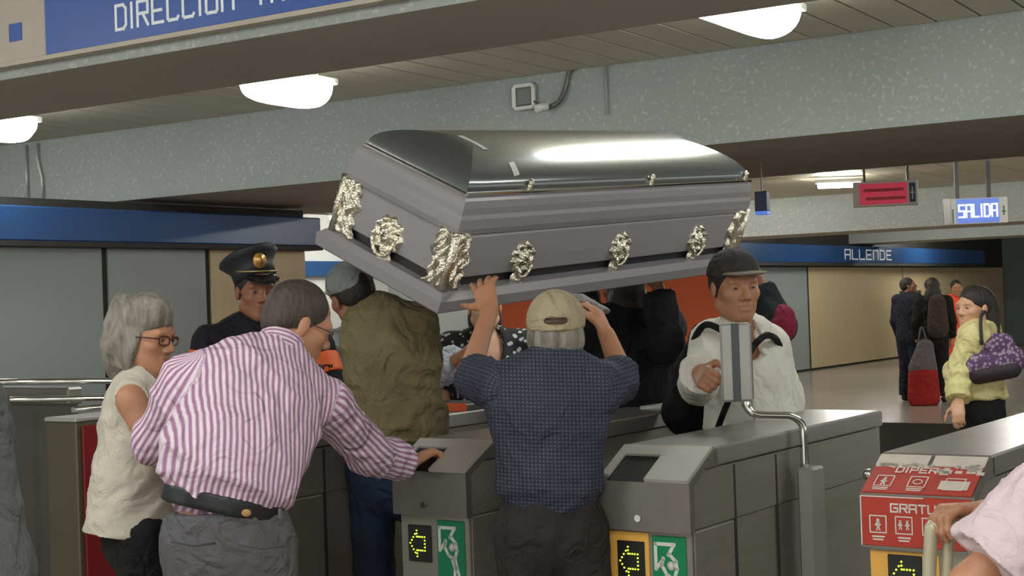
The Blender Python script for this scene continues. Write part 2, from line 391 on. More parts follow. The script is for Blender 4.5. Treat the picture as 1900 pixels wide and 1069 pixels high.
# --- left wall: panels under a blue band
WL = -9.6
wl = struct('wall_left', MB().box(WL-0.3, WL-0.03, -4, 10.30, 0, 2.52), M_JOINT, GATE_A)
for y0, y1, m in ((-3.9, -1.6, M_GREYP), (-1.58, 0.7, M_GREYP), (0.72, 2.95, M_GREYP), (2.97, 5.2, M_GREYP), (5.23, 7.86, M_GREYP), (7.92, 9.0, M_GREYP), (9.06, 10.28, M_CREAM)):
    struct('wall_panel', MB().box(WL-0.03, WL, y0, y1, 0.02, 2.13, 0.006), m, None, wl)
struct('blue_band', MB().box(WL-0.04, WL+0.16, -4, 10.34, 2.17, 2.44, 0.01), M_BLUE, None, wl)
struct('band_lip', MB().box(WL-0.04, WL+0.17, -4, 10.35, 2.13, 2.17), M_JOINT, None, wl)
# --- recess beyond the left wall
wr = struct('wall_recess', MB().box(-17.0, -16.7, 8, 20.0, 0, 3.18), M_WHITE, GATE_A)
struct('blue_band', MB().box(-16.7, -16.6, 8, 20.0, 2.14, 2.39), M_BLUE, None, wr)
struct('wall_recess_end', MB().box(-17.0, -12.0, 20.0, 20.3, 0, 3.18), M_GREYP, GATE_A)
# --- long far wall with ALLENDE band
WF = -12.0
wf = struct('wall_far', MB().box(WF-0.3, WF-0.03, 17.5, 41, 0, 3.18), M_JOINT, GATE_A)
for y0, y1, m in ((17.52, 20.9, M_CREAM), (20.95, 24.2, M_CREAM), (24.25, 27.55, M_GREYP), (27.66, 33.0, M_CREAM), (33.08, 36.9, M_CREAM), (36.96, 40.9, M_CREAM)):
    struct('wall_panel', MB().box(WF-0.03, WF, y0, y1, 0.04, 2.10, 0.008), m, None, wf)
struct('blue_band', MB().box(WF-0.03, WF+0.22, 17.5, 38.6, 2.18, 2.54, 0.01), M_BLUE, None, wf)
struct('band_lip', MB().box(WF-0.03, WF+0.24, 17.5, 38.6, 2.12, 2.18), M_JOINT, None, wf)
o = word('ALLENDE', 29.05, 2.26, 0.20, 0.40, 0.14, 0.28, lambda u, v, w: (WF+0.22+w, u, v), 0.01).build('lettering', M_LETTER, wf)
struct('wall_end', MB().box(-13, 10, 41, 41.3, 0, 3.18), M_DGREEN, GATE_A)
we = struct('wall_stub', MB().box(-11.2, -10.9, 30.6, 31.1, 0, 1.55), M_DGREEN, GATE_A)
# ================================================================== ceiling lamps
def box_lamp(bx, by, label, group=None, hf=0.78, drop=0.0):
    """opal box luminaire running across the bay"""
    p = toW(bx, by, 3.09-drop, BEAM_A); t = empty('ceiling_lamp', p, BEAM_A, label, 'lamp', group)
    MB().box(-0.13, 0.13, -hf-0.02, hf+0.02, -0.03, 0.01, 0.006).build('lamp_base', M_WHITE, t)
    prof = []
    mb = MB(); vs = []; n = 14; m = 10
    for j in range(m+1):
        u = -1+2*j/m; y = hf*u; k = (1-abs(u)**(4 if hf < 0.5 else 8))**0.5*0.45+0.55
        for i in range(n+1):
            a = math.pi*i/n; vs.append((0.17*math.cos(a)*k, y, -0.03-0.16*math.sin(a)**0.8*k))
    fs = [(j*(n+1)+i, j*(n+1)+i+1, (j+1)*(n+1)+i+1, (j+1)*(n+1)+i) for j in range(m) for i in range(n)]
    fs += [tuple(range(n, -1, -1)), tuple(m*(n+1)+i for i in range(n+1))]
    mb.add(vs, fs, True); mb.build('lamp_diffuser', M_GLOBE, t)
    for sy in (-0.6*hf, 0.6*hf): MB().box(-0.05, 0.05, sy-0.05, sy+0.05, 0.0, 0.075+drop).build('lamp_mount', M_WHITE, t)
    for sy in (-0.85*hf, 0.85*hf): MB().box(-0.19, -0.165, sy-0.03, sy+0.03, -0.07, 0.01, 0.004).build('lamp_clip', M_WHITE, t)
    return t
LY = 6.62
box_lamp(-6.02, LY+0.42, 'bright ceiling lamp glowing above the near end of the casket', None, 0.34, 0.05)
box_lamp(-2.86, LY+0.02, 'bright ceiling lamp at the top edge on the right')
box_lamp(-8.85, LY+0.42, 'bright ceiling lamp cut off by the left edge', None, 0.34, 0.02)
for bx, by in ((-6.6, 1.2), (-3.6, 1.2), (-0.6, 1.2), (2.4, 1.2), (-4.5, -2.2), (-1.2, -2.2), (2.0, -2.2), (0.1, LY), (-11.7, LY)):
    box_lamp(bx, by, 'ceiling lamp of the rows outside the view', 'ceiling lamps outside the view')
def tube_lamp(p, ang, label, L=0.5):
    t = empty('tube_lamp', p, ang, label, 'lamp', 'tube lamps of the far hall')
    MB().box(-L/2-0.04, L/2+0.04, -0.05, 0.05, 0.0, 0.05, 0.008).build('lamp_housing', M_WHITE, t)
    MB().tube([(-L/2, 0, -0.03), (L/2, 0, -0.03)], 0.035, 12).build('lamp_tube', M_TUBE, t)
tube_lamp(P(1555, 340, 20.0), BEAM_A+0.6, 'bright white tube lamp on the ceiling left of the red hanging sign', 0.55)
for bx, by in ((-3.0, 15.2), (-11.2, 15.5), (-9.8, 20.0), (-2.4, 20.0), (-13.2, 26.5), (-8.5, 27.0), (-14.5, 34), (-9.0, 34), (-4.0, 27), (-14.0, 10.0), (-14.3, 18.4)):  # last two added out of sight to brighten the recess
    tube_lamp(toW(bx, by, 3.08, BEAM_A), BEAM_A, 'unseen tube lamp of the far hall, the recess ones added for brightness', 1.2)
# ================================================================== direction sign on the near beam
sg = empty('direction_sign', toW(-4.0, 3.965, 2.607, BEAM_A), BEAM_A, 'long blue direction sign with white lettering on the near beam', 'sign')
MB().box(-0.62, 2.2, -0.02, 0.02, 0, 0.36, 0.004).build('sign_panel', M_SIGNB, sg)
MB().box(-1.75, -0.62, -0.02, 0.02, 0, 0.36, 0.004).build('pictogram_panel', M_BEIGE, sg)
MB().box(-1.75, 2.2, -0.03, 0.02, -0.018, 0.0).build('sign_border', M_BEIGE, sg)
MB().box(-0.83, -0.755, -0.024, -0.02, 0.08, 0.152).build('pictogram', M_SIGNB, sg)
for wd, u_ in (('DIRECCION', -0.215), ('TAXQUEÑA', -0.215+0.708)): word(wd, u_, 0.050, 0.092, 0.079, 0.13, 0.054, lambda u, v, w: (u, -0.0205-w, v)).build('lettering', M_LETTER, sg)
# fittings on the main beam
def on_beam(bx, z, off=0.0): return toW(bx, 8.77-off, z, BEAM_A)
t = empty('beam_camera', on_beam(-5.31, 3.00), BEAM_A, 'small camera on the beam beside a white square frame', 'camera')
MB().tube([(-0.065, -0.03, -0.07), (0.065, -0.03, -0.07), (0.08, -0.03, -0.055), (0.08, -0.03, 0.075), (0.065, -0.03, 0.09), (-0.065, -0.03, 0.09), (-0.08, -0.03, 0.075), (-0.08, -0.03, -0.055)], 0.016, 8, True).build('square_frame', M_WHITE, t)
MB().box(-0.06, 0.06, -0.03, 0.0, -0.05, 0.07, 0.006).build('junction_box', mat('box_grey', srgb(120, 122, 118), 0.6), t)
MB().tube([(0.07, -0.03, -0.02), (0.13, -0.05, -0.06), (0.17, -0.07, -0.085)], 0.008, 8).build('bracket', M_STEELD, t)
MB().tube([(0.15, -0.12, -0.10), (0.20, -0.05, -0.075)], [0.026, 0.03], 14).build('camera_body', M_WHITE, t)
MB().tube(bez([(0.20, -0.03, -0.09), (0.28, -0.03, -0.06), (0.33, -0.02, 0.02), (0.37, -0.015, 0.14), (0.46, -0.02, 0.19)]), 0.016, 8).build('cable', M_STEELD, t)
setp(MB().tube([(0, 0, 0), (0.0, 0, -0.35)], 0.008, 8).build('conduit', mat('conduit_grey', srgb(160, 164, 160), 0.5), None, on_beam(-4.66, 3.17, 0.012), BEAM_A), 'thin grey conduit dropping down the beam above the casket lid', 'conduit')
setp(MB().tube([(0, 0, 0.13), (0, 0, -0.42)], 0.010, 8).build('conduit', M_STEELT, None, on_beam(-10.55, 3.0, 0.015), BEAM_A), 'left one of two thin pipes down the beam at the left edge', 'conduit')
setp(MB().tube([(0, 0, 0.13), (0.0, 0, 0.0), (0.05, 0, -0.18), (0.05, 0, -0.42)], 0.010, 8).build('conduit', M_STEELT, None, on_beam(-10.40, 3.0, 0.015), BEAM_A), 'bent right one of two thin pipes down the beam at the left edge', 'conduit')
# hanging signs on the right
def hang_sign(px, py, d, w, h, ang, label):
    p = P(px, py, d); return empty('hanging_sign', p, ang, label, 'sign')
t = hang_sign(1812, 391, 18.0, 0.6, 0.3, math.radians(-8), 'blue hanging exit sign reading SALIDA')
MB().box(-0.31, 0.37, 0.0, 0.10, -0.16, 0.16, 0.006).build('sign_box', M_WHITE, t)
MB().box(-0.39, -0.31, 0.01, 0.10, -0.16, 0.16).build('box_end', M_STEELD, t)
MB().box(-0.24, 0.27, -0.006, 0.0, -0.15, 0.15).build('blue_face', M_SIGNB2, t)
word('SALIDA', -0.212, -0.075, 0.15, 0.088, 0.15, 0.062, lambda u, v, w: (u, -0.007-w, v)).build('lettering', M_LETTERB, t)
strokes(mb := MB(), [[(-0.285, -0.14), (-0.285, 0.02)], [(0.31, -0.02), (0.34, -0.02)], [(0.325, -0.06), (0.325, 0.04)]], 0.018, lambda u, v, w: (u, -0.002-w, v)); mb.build('pictogram', M_GREEN, t)
for hx in (-0.22, 0.16): MB().box(hx-0.025, hx+0.025, 0.03, 0.07, 0.16, 0.62).build('hanger', M_BLACK, t)
t = hang_sign(1645, 359, 13.8, 0.56, 0.24, math.radians(-12), 'red and white hanging sign left of the exit sign')
MB().box(-0.31, 0.29, 0.0, 0.06, -0.12, 0.12, 0.005).build('sign_box', M_WHITE, t)
MB().box(-0.25, 0.19, -0.005, 0.0, -0.10, 0.10).build('red_face', M_SIGNR, t)
MB().box(0.21, 0.265, -0.005, 0.0, -0.09, 0.09).build('pictogram_panel', M_BLUEDK, t)
strokes(mb := MB(), [[(0.237, -0.06), (0.237, 0.05)], [(0.222, 0.0), (0.252, 0.0)]], 0.012, lambda u, v, w: (u, -0.006-w, v)); mb.build('pictogram', M_INK, t)
strokes(mb := MB(), [[(x, 0.035), (x+0.03, 0.035)] for x in np.arange(-0.2, 0.14, 0.045)], 0.03, lambda u, v, w: (u, -0.006-w, v), 0.001)
mb.build('faded_lettering', mat('faded_red_ink', srgb(226, 84, 96), 0.5, 0, 0.05), t)
strokes(mb := MB(), [[(x, -0.045), (x+0.04, -0.045)] for x in np.arange(-0.18, 0.14, 0.06)], 0.03, lambda u, v, w: (u, -0.006-w, v), 0.001)
mb.build('faded_lettering', mat('faded_red_ink', srgb(226, 84, 96), 0.5, 0, 0.05), t)
for hx in (-0.2, 0.2): MB().box(hx-0.012, hx+0.012, 0.02, 0.04, 0.12, 0.7).build('hanger', M_STEELD, t)
t = hang_sign(1411, 376, 10.3, 0.1, 0.17, math.radians(-30), 'small dark blue box sign just past the far end of the casket')
MB().box(-0.045, 0.045, 0.0, 0.07, -0.06, 0.08, 0.005).build('sign_box', mat('sign_navy', srgb(34, 42, 66), 0.5), t)
MB().box(-0.045, 0.045, 0.0, 0.07, -0.085, -0.06, 0.003).build('blue_edge', M_SIGNB2, t)
MB().box(-0.004, 0.004, 0.03, 0.04, 0.08, 0.34).build('hanger', M_STEELD, t)
# orange board standing in the hall
ob = empty('orange_board', toW(-7.3, 12.0, 0), GATE_A, 'large bright orange board standing behind the casket bearers', 'board')
MB().box(-1.55, 1.25, -0.03, 0.03, 0.06, 2.15, 0.005).build('board_face', M_ORANGE, ob)
for sx in (-1.3, 1.0): MB().box(sx-0.03, sx+0.03, -0.3, 0.3, 0, 0.06).build('foot', M_STEELD, ob)
# ================================================================== turnstiles
LEDP = [(0.30, 0), (0.30, 0.22), (0.30, -0.22), (0.30, 0.11), (0.30, -0.11)] + [(x, s*0.22) for s in (-1, 1) for x in (0.18, 0.08, -0.02, -0.10)] + [(-0.10, s*0.32) for s in (-1, 1)] + [(-0.10, s*0.42) for s in (-1, 1)] + [(-0.19, s*0.30) for s in (-1, 1)] + [(-0.28, s*0.20) for s in (-1, 1)] + [(-0.36, s*0.10) for s in (-1, 1)] + [(-0.44, 0)]
def turnstile(bx, label, kind, length=1.59):
    t = empty('turnstile', toW(bx, 3.85, 0), GATE_A, label, 'turnstile', None)
    L = length
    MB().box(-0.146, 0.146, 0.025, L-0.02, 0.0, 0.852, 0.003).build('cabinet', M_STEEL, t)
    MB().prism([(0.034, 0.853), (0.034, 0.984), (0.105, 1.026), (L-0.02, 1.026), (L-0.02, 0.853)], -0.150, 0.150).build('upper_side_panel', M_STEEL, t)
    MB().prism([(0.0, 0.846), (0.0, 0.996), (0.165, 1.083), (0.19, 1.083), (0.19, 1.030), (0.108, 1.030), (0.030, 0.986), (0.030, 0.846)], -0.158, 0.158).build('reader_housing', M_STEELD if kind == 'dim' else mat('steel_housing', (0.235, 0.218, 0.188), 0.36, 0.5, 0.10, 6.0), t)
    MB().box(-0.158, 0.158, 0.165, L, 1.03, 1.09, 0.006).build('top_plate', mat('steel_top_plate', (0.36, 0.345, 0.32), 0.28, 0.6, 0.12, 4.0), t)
    # sloping face: u across, v up the slope
    c = nrm([0, 0.165, 0.087]); nn = np.array([0, -c[2], c[1]])
    SL = lambda u, v, w: np.array([u, 0, 0.996])+c*v+nn*w
    def plate(u0, u1, v0, v1, th, name, m):
        mb = MB(); q = [(u0, v0), (u1, v0), (u1, v1), (u0, v1)]
        mb.add([SL(a, b, 0.0005) for a, b in q]+[SL(a, b, th) for a, b in q], [(3,2,1,0),(4,5,6,7),(0,1,5,4),(1,2,6,5),(2,3,7,6),(3,0,4,7)]); return mb.build(name, m, t)
    if kind != 'red':
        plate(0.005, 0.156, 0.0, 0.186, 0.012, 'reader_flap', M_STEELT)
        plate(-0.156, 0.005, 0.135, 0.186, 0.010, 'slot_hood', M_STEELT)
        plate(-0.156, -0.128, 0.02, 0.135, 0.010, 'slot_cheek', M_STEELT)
        plate(-0.128, 0.005, 0.0, 0.135, 0.002, 'ticket_slot', M_BLACK)
        MB().tube([(-0.02, -0.001, 0.885), (-0.02, -0.008, 0.885)], 0.011, 12).build('lock', M_CHROME, t)
    FR = lambda u, v, w: (u, 0.0245-w, v)
    def front(u0, u1, v0, v1, th, name, m, par=None, y=0.0245):
        return MB().box(u0, u1, y-th, y+0.001, v0, v1, 0.0015).build(name, m, par or t)
    if kind == 'red':
        front(-0.144, 0.05, 0.30, 0.835, 0.004, 'yellow_plate', M_YEL)
        cx, cz = -0.045, 0.765
    else:
        cx, cz = -0.062, 0.748
        if kind == 'yellow': front(-0.143, 0.0, 0.30, 0.838, 0.004, 'yellow_plate', M_YEL)
    led = front(cx-0.048, cx+0.048, cz-0.062, cz+0.062, 0.008, 'led_window', M_BLACK)
    mb = MB()
    for x, y in LEDP:
        mb.lathe([(0.0028, 0), (0.0028, 0.002)], (cx+x*0.085, 0.0160, cz+y*0.105), 6, np.array([[1, 0, 0], [0, 0, -1], [0, 1, 0]]))
    mb.build('led_arrow', M_LED, led)
    if kind in ('yellow', 'dim'):
        s = front(0.012, 0.128, 0.42, 0.832, 0.004, 'green_sticker', M_GREEN)
        W = 0.116; U = lambda x, y: (0.012+(x-650)/190*W, 0.832-(y-740)/190*W)
        arc = [(755+18*math.cos(a), 885+18*math.sin(a)) for a in np.linspace(0, 2*math.pi, 13)]
        polys = [[(742, 832), (775, 780), (670, 780), (670, 905), (712, 858)], [(712, 852), (702, 885), (730, 930), (758, 948)], [(744, 826), (782, 862), (788, 900), (775, 940), (762, 950)],
                 [(752, 945), (772, 1000), (765, 1080), (760, 1180)], [(775, 945), (786, 1000), (805, 1060), (830, 1180)], [(765, 950), (780, 1005)]]
        mb = MB(); strokes(mb, [[U(*p) for p in q] for q in polys], 18/190*W, lambda u, v, w: (u, 0.0204-w, v), 0.001)
        strokes(mb, [[U(*p) for p in arc]], 8/190*W, lambda u, v, w: (u, 0.0204-w, v), 0.001)
        strokes(mb, [[U(748, 885), U(762, 885)]], 26/190*W, lambda u, v, w: (u, 0.0204-w, v), 0.001)
        mb.build('pictogram', M_INK, s)
    if kind == 'red':
        s = plate(-0.155, 0.150, 0.0, 0.13, 0.004, 'red_sticker', M_RED)
        M2 = lambda u, v, w: SL(u, v, 0.0042+w)
        pale = mat('worn_sticker_paper', srgb(214, 204, 190), 0.6, 0, 0.12, 20)
        mb = MB()
        for k in range(26):
            a = random.uniform(-0.15, 0.15); b = random.uniform(0.126, 0.14); strokes(mb, [[(a, b), (a+random.uniform(-0.02, 0.02), b+0.004)]], random.uniform(0.008, 0.018), M2, 0.0006)
        for k in range(14):
            a = random.uniform(0.03, 0.145); b = random.uniform(0.10, 0.13); strokes(mb, [[(a, b), (a+0.008, b)]], random.uniform(0.008, 0.02), M2, 0.0006)
        strokes(mb, [[(0.07, 0.045), (0.115, 0.045)]], 0.04, M2, 0.0007)
        mb.build('worn_patch', pale, s)
        plate(-0.155, -0.008, 0.135, 0.186, 0.004, 'paper_label', pale); plate(0.004, 0.15, 0.135, 0.186, 0.004, 'paper_label', pale)
        mb = word('DIPER', -0.085, 0.098, 0.024, 0.027, 0.19, 0.019, M2, 0.001)
        def icon(mb, x, y, s_, MM):
            strokes(mb, [[(x-s_, y-s_), (x+s_, y-s_), (x+s_, y+s_), (x-s_, y+s_), (x-s_, y-s_)]], 0.003, MM, 0.001)
        def man(mb, x, y, s_, MM):
            strokes(mb, [[(x, y+s_*0.62), (x, y+s_*0.5)]], s_*0.3, MM, 0.001); strokes(mb, [[(x, y+s_*0.3), (x, y-s_*0.15)]], s_*0.42, MM, 0.001)
            strokes(mb, [[(x-0.2*s_, y-0.8*s_), (x, y-0.2*s_), (x+0.22*s_, y-0.8*s_)], [(x-0.35*s_, y-0.15*s_), (x-0.1*s_, y+0.3*s_), (x+0.32*s_, y-0.1*s_)]], s_*0.17, MM, 0.001)
        icon(mb, -0.105, 0.055, 0.024, M2); man(mb, -0.105, 0.055, 0.022, M2); icon(mb, -0.01, 0.055, 0.024, M2)
        strokes(mb, [[(-0.01+0.013*math.cos(a), 0.055+0.011*math.sin(a)) for a in np.linspace(0, 6.28, 10)]], 0.003, M2, 0.001)
        icon(mb, 0.092, 0.05, 0.026, M2)
        for x in (-0.105, -0.01): strokes(mb, [[(x-0.022, 0.022), (x+0.02, 0.022)], [(x-0.02, 0.014), (x+0.018, 0.014)]], 0.0035, M2, 0.001)
        mb.build('lettering', M_INK, s)
        s = front(-0.157, 0.150, 0.852, 0.990, 0.004, 'red_sticker', M_RED, None, -0.0002)
        M3 = lambda u, v, w: (u, -0.0044-w, v)
        mb = word('GRATUIDAD', -0.070, 0.948, 0.021, 0.026, 0.2, 0.019, M3, 0.001)
        for x in (-0.108, -0.035, 0.04, 0.11): icon(mb, x, 0.912, 0.023, M3)
        man(mb, -0.108, 0.912, 0.02, M3); man(mb, -0.045, 0.914, 0.016, M3); man(mb, -0.025, 0.914, 0.016, M3); man(mb, 0.04, 0.912, 0.02, M3)
        for x in (-0.108, -0.035, 0.04): strokes(mb, [[(x-0.016, 0.878), (x+0.016, 0.878)], [(x-0.014, 0.870), (x+0.012, 0.870)]], 0.004, M3, 0.001)
        strokes(mb, [[(-0.156, 0.853), (-0.156, 0.988)], [(-0.155, 0.988), (0.02, 0.988)]], 0.003, M3, 0.001)
        mb.build('lettering', M_INK, s)
    # right flank: panel joints, post
    for y in (0.31, 0.62): MB().box(0.1455, 0.1512, y, y+0.012, 0.03, 1.02).build('panel_joint', M_JOINT, t)
    MB().box(0.1455, 0.1515, 0.036, 0.30, 0.03, 0.845, 0.002).build('side_plate', M_STEEL, t)
    # tripod barrier on the left flank
    h = MB().lathe([(0.07, 0), (0.07, 0.05), (0.05, 0.07), (0.0, 0.075)], (-0.146, 1.05, 0.80), 20, np.array([[0, 0, -1], [0, 1, 0], [1, 0, 0]])).build('tripod_hub', M_STEELT, t)
    for a in (0, 120, 240):
        a = math.radians(a+60); d = np.array([-0.30, 0.8*math.sin(a), 0.8*math.cos(a)]); q = np.array([-0.19, 1.05, 0.80]); MB().tube([q, q+nrm(d)*0.30, q+nrm(d)*0.31], [0.018, 0.018, 0.012], 12).build('tripod_bar', M_CHROME, h)
    return t
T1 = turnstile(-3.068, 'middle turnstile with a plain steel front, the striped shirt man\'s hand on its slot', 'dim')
T2 = turnstile(-2.235, 'steel turnstile with yellow plate, green sticker and a card reader post', 'yellow')
T3 = turnstile(-1.385, 'turnstile covered in worn red stickers at the right edge', 'red')
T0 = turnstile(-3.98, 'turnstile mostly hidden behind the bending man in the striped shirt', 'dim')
MB().tube([(-0.150, 0.13, 1.030), (-0.19, 0.13, 1.030), (-0.197, 0.13, 1.030)], [0.017, 0.017, 0.008], 14).build('bar_end', M_CHROME, T3)
# card reader on the bent pipe of T2
t = empty('card_reader', toW(-2.05, 4.62, 0), GATE_A, 'upright grey card reader with dark stripe on a bent chrome pipe', 'card reader')
c, s_ = math.cos(-GATE_A), math.sin(-GATE_A)
def loc(p):
    q = np.asarray(p)-toW(-2.05, 4.62, 0); return np.array([q[0]*c-q[1]*s_, q[0]*s_+q[1]*c, q[2]])
MB().box(-0.005, 0.055, -0.05, 0.05, 0.0, 0.965, 0.008).build('post', mat('post_steel', (0.42, 0.40, 0.36), 0.4, 0.4, 0.08, 5), t)
MB().tube(bez([loc(P(1383, 742, 4.90)), loc(P(1386, 756, 4.90)), loc(P(1402, 769, 4.90)), loc(P(1440, 771, 4.92)), loc(P(1468, 773, 4.94)), loc(P(1487, 787, 4.95)), loc(P(1491, 815, 4.95)), loc(P(1493, 868, 4.95))], 6), 0.0135, 12).build('pipe', M_CHROME, t)
rp = loc(P(1366, 672, 4.90)); rz = -GATE_A-math.radians(8)
rd = MB().box(-0.052, 0.052, -0.032, 0.032, -0.132, 0.132, 0.008).build('reader_body', mat('reader_grey', srgb(168, 168, 162), 0.4, 0.2), t, rp, rz)
MB().box(-0.014, 0.012, -0.035, -0.030, -0.131, 0.131, 0.001).build('dark_stripe', mat('reader_stripe', srgb(70, 72, 76), 0.4), rd)
MB().box(0.049, 0.054, -0.026, 0.026, -0.125, 0.125, 0.001).build('dark_edge', mat('reader_edge', srgb(96, 94, 90), 0.45), rd)
# cabinet and handrails at the far left
t = empty('gate_cabinet', toW(-5.71, 4.40, 0), GATE_A, 'brown steel gate cabinet with a red side at the left', 'cabinet')
MB().box(-0.11, 0.11, 0, 1.3, 0, 1.07, 0.006).build('cabinet_body', mat('cabinet_bronze', srgb(112, 102, 84), 0.4, 0.4, 0.08, 3), t)
MB().box(-0.115, 0.115, -0.005, 1.3, 1.07, 1.09, 0.004).build('cabinet_top', M_STEELT, t)
MB().box(0.111, 0.125, 0.03, 1.28, 0.02, 1.05, 0.003).build('red_panel', mat('panel_dark_red', srgb(140, 34, 40), 0.35, 0, 0.1, 3), t)
MB().tube([(0.12, -0.02, 1.13), (0.12, 1.2, 1.13)], 0.014, 10).build('top_bar', M_CHROME, t)
t = empty('handrail', toW(-6.1, 4.45, 0), GATE_A, 'double chrome handrail behind the grey haired woman', 'handrail')
MB().tube([(-2.0, 0.0, 1.24), (0.5, 0.55, 1.23)], 0.016, 10).build('rail', M_CHROME, t)
MB().tube([(-2.0, -0.05, 1.13), (0.5, 0.5, 1.15)], 0.016, 10).build('rail', M_CHROME, t)
MB().box(-2.0, -0.30, 0.55, 0.6, 0.0, 1.10).build('rail_panel', M_STEELD, t)
MB().box(-2.0, -0.28, 0.52, 0.62, 1.10, 1.19, 0.01).build('rail_cap', M_STEEL, t)
for x in (-1.6, -0.6): MB().tube([(x, 0.25+x*0.1, 0), (x, 0.25+x*0.1, 1.23)], 0.02, 10).build('rail_post', M_CHROME, t)
# ================================================================== the casket
CL, CW, CZ = 1.983, 0.537, 0.413
MC = Matrix.Translation((-0.26825, 5.12299, 1.54927)) @ Matrix.Rotation(math.radians(51.257), 4, 'Z') @ Matrix.Rotation(math.radians(-3.958), 4, 'Y') @ Matrix.Rotation(math.radians(25.414), 4, 'X')
M_CAS = mat('casket_grey_paint', srgb(150, 146, 149), 0.45, 0.0, 0.03, 3, coat=0.15)
M_CASD = mat('casket_groove_shade', srgb(44, 42, 42), 0.5, 0.2, 0)  # shadow gap above the base moulding put into the groove's dark colour
M_LID = mat('casket_lid_gloss', srgb(100, 104, 104), 0.20, 0.25, 0.03, 2, coat=0.8)
M_ORN = mat('ornament_silver_gilt', (0.80, 0.76, 0.62), 0.16, 1.0, 0.12, 30, 0.5, 120)
M_TAPE = mat('white_tape', srgb(225, 225, 220), 0.6, 0, 0.03)
cas = empty('casket', (0, 0, 0), 0, 'grey metal casket carried on shoulders with silver ornaments', 'casket'); cas.matrix_world = MC
def rings(levels, cap_lo=True, cap_hi=True):
    mb = MB(); vs = []; fs = []
    for z, e in levels: vs += [(-e, -e, z), (CL+e, -e, z), (CL+e, CW+e, z), (-e, CW+e, z)]
    for i in range(len(levels)-1):
        for k in range(4): fs.append((i*4+k, i*4+(k+1) % 4, (i+1)*4+(k+1) % 4, (i+1)*4+k))
    if cap_lo: fs.append((3, 2, 1, 0))
    if cap_hi: n = (len(levels)-1)*4; fs.append((n, n+1, n+2, n+3))
    return mb.add(vs, fs)
rings([(0.0, 0.046), (0.006, 0.052), (0.048, 0.056), (0.066, 0.040), (0.072, 0.034)]).build('base_moulding', M_CAS, cas)
rings([(0.072, -0.010), (0.112, -0.012)], False, False).build('base_groove', M_CASD, cas)
rings([(0.108, 0.002), (0.112, 0.004), (0.17, 0.006), (0.262, 0.004), (0.272, -0.004)]).build('casket_body', M_CAS, cas)
rings([(0.268, -0.002), (0.278, 0.010), (0.30, 0.017), (0.335, 0.016), (0.35, 0.010), (0.375, 0.010), (0.40, 0.004), (0.409, -0.002), (0.413, -0.010)]).build('upper_moulding', M_CAS, cas)
rings([(0.413, -0.012), (0.420, -0.010), (0.424, -0.018)]).build('rim_trim', M_CHROME, cas)
# mitred domed lid
def lid():
    mb = MB(); x0, x1, y0, y1 = 0.018, CL-0.018, 0.018, CW-0.018; hl = 0.105; hw = (y1-y0)/2; e = 0.27; n = 20
    zz = lambda q: 0.425+hl*math.sqrt(max(0, 1-(1-q)**2))**0.92
    for side in range(4):
        vs = []; m = 24
        for i in range(n+1):
            q = (i/n)**1.6
            for j in range(m+1):
                t_ = j/m
                if side == 0: p_ = (x0+e*q+(x1-x0-2*e*q)*t_, y0+hw*q)
                elif side == 1: p_ = (x1-e*q-(x1-x0-2*e*q)*t_, y1-hw*q)
                elif side == 2: p_ = (x0+e*q, y1-hw*q-(y1-y0-2*hw*q)*t_)
                else: p_ = (x1-e*q, y0+hw*q+(y1-y0-2*hw*q)*t_)
                vs.append((p_[0], p_[1], zz(q)))
        mb.add(vs, [(i*(m+1)+j, i*(m+1)+j+1, (i+1)*(m+1)+j+1, (i+1)*(m+1)+j) for i in range(n) for j in range(m)], True)
    return mb.build('lid', M_LID, cas)
lid_o = lid()
MB().box(0.0, CL, 0.0, 0.012, 0.416, 0.430, 0.004).build('lid_edge_trim', M_CHROME, lid_o)
for x in (0.36, 1.165, 1.93):
    MB().lathe([(0.012, 0), (0.016, 0.012), (0.009, 0.03), (0.013, 0.042), (0.003, 0.05)], (x, 0.012, 0.418), 12).build('lid_knob', M_ORN, lid_o)
def lidz(x, y):
    s = min(min(y-0.018, CW-0.018-y)/((CW-0.036)/2), min(x-0.018, CL-0.018-x)/0.27, 1.0); return 0.4265+0.105*math.sqrt(max(0, 1-(1-s)**2))**0.92
def tape(pts, wv):
    mb = MB(); n = 8; a, b = np.array(pts[0]), np.array(pts[1]); wv = np.array(wv); vs = []
    for i in range(n+1):
        for j in (0, 1):
            q = a+(b-a)*i/n+wv*j
            for dz in (0.0, 0.0012): vs.append((q[0], q[1], lidz(*q)+dz))
    fs = []
    for i in range(n):
        o = i*4; p = o+4; fs += [(o+1, p+1, p+3, o+3), (o, o+2, p+2, p), (o, p, p+1, o+1), (o+2, o+3, p+3, p+2)]
    mb.add(vs, fs).build('tape_strip', M_TAPE, cas)
tape([(0.24, 0.30), (0.245, 0.17)], (0.024, 0.0)); tape([(0.30, 0.09), (0.285, 0.038)], (0.035, 0.004))
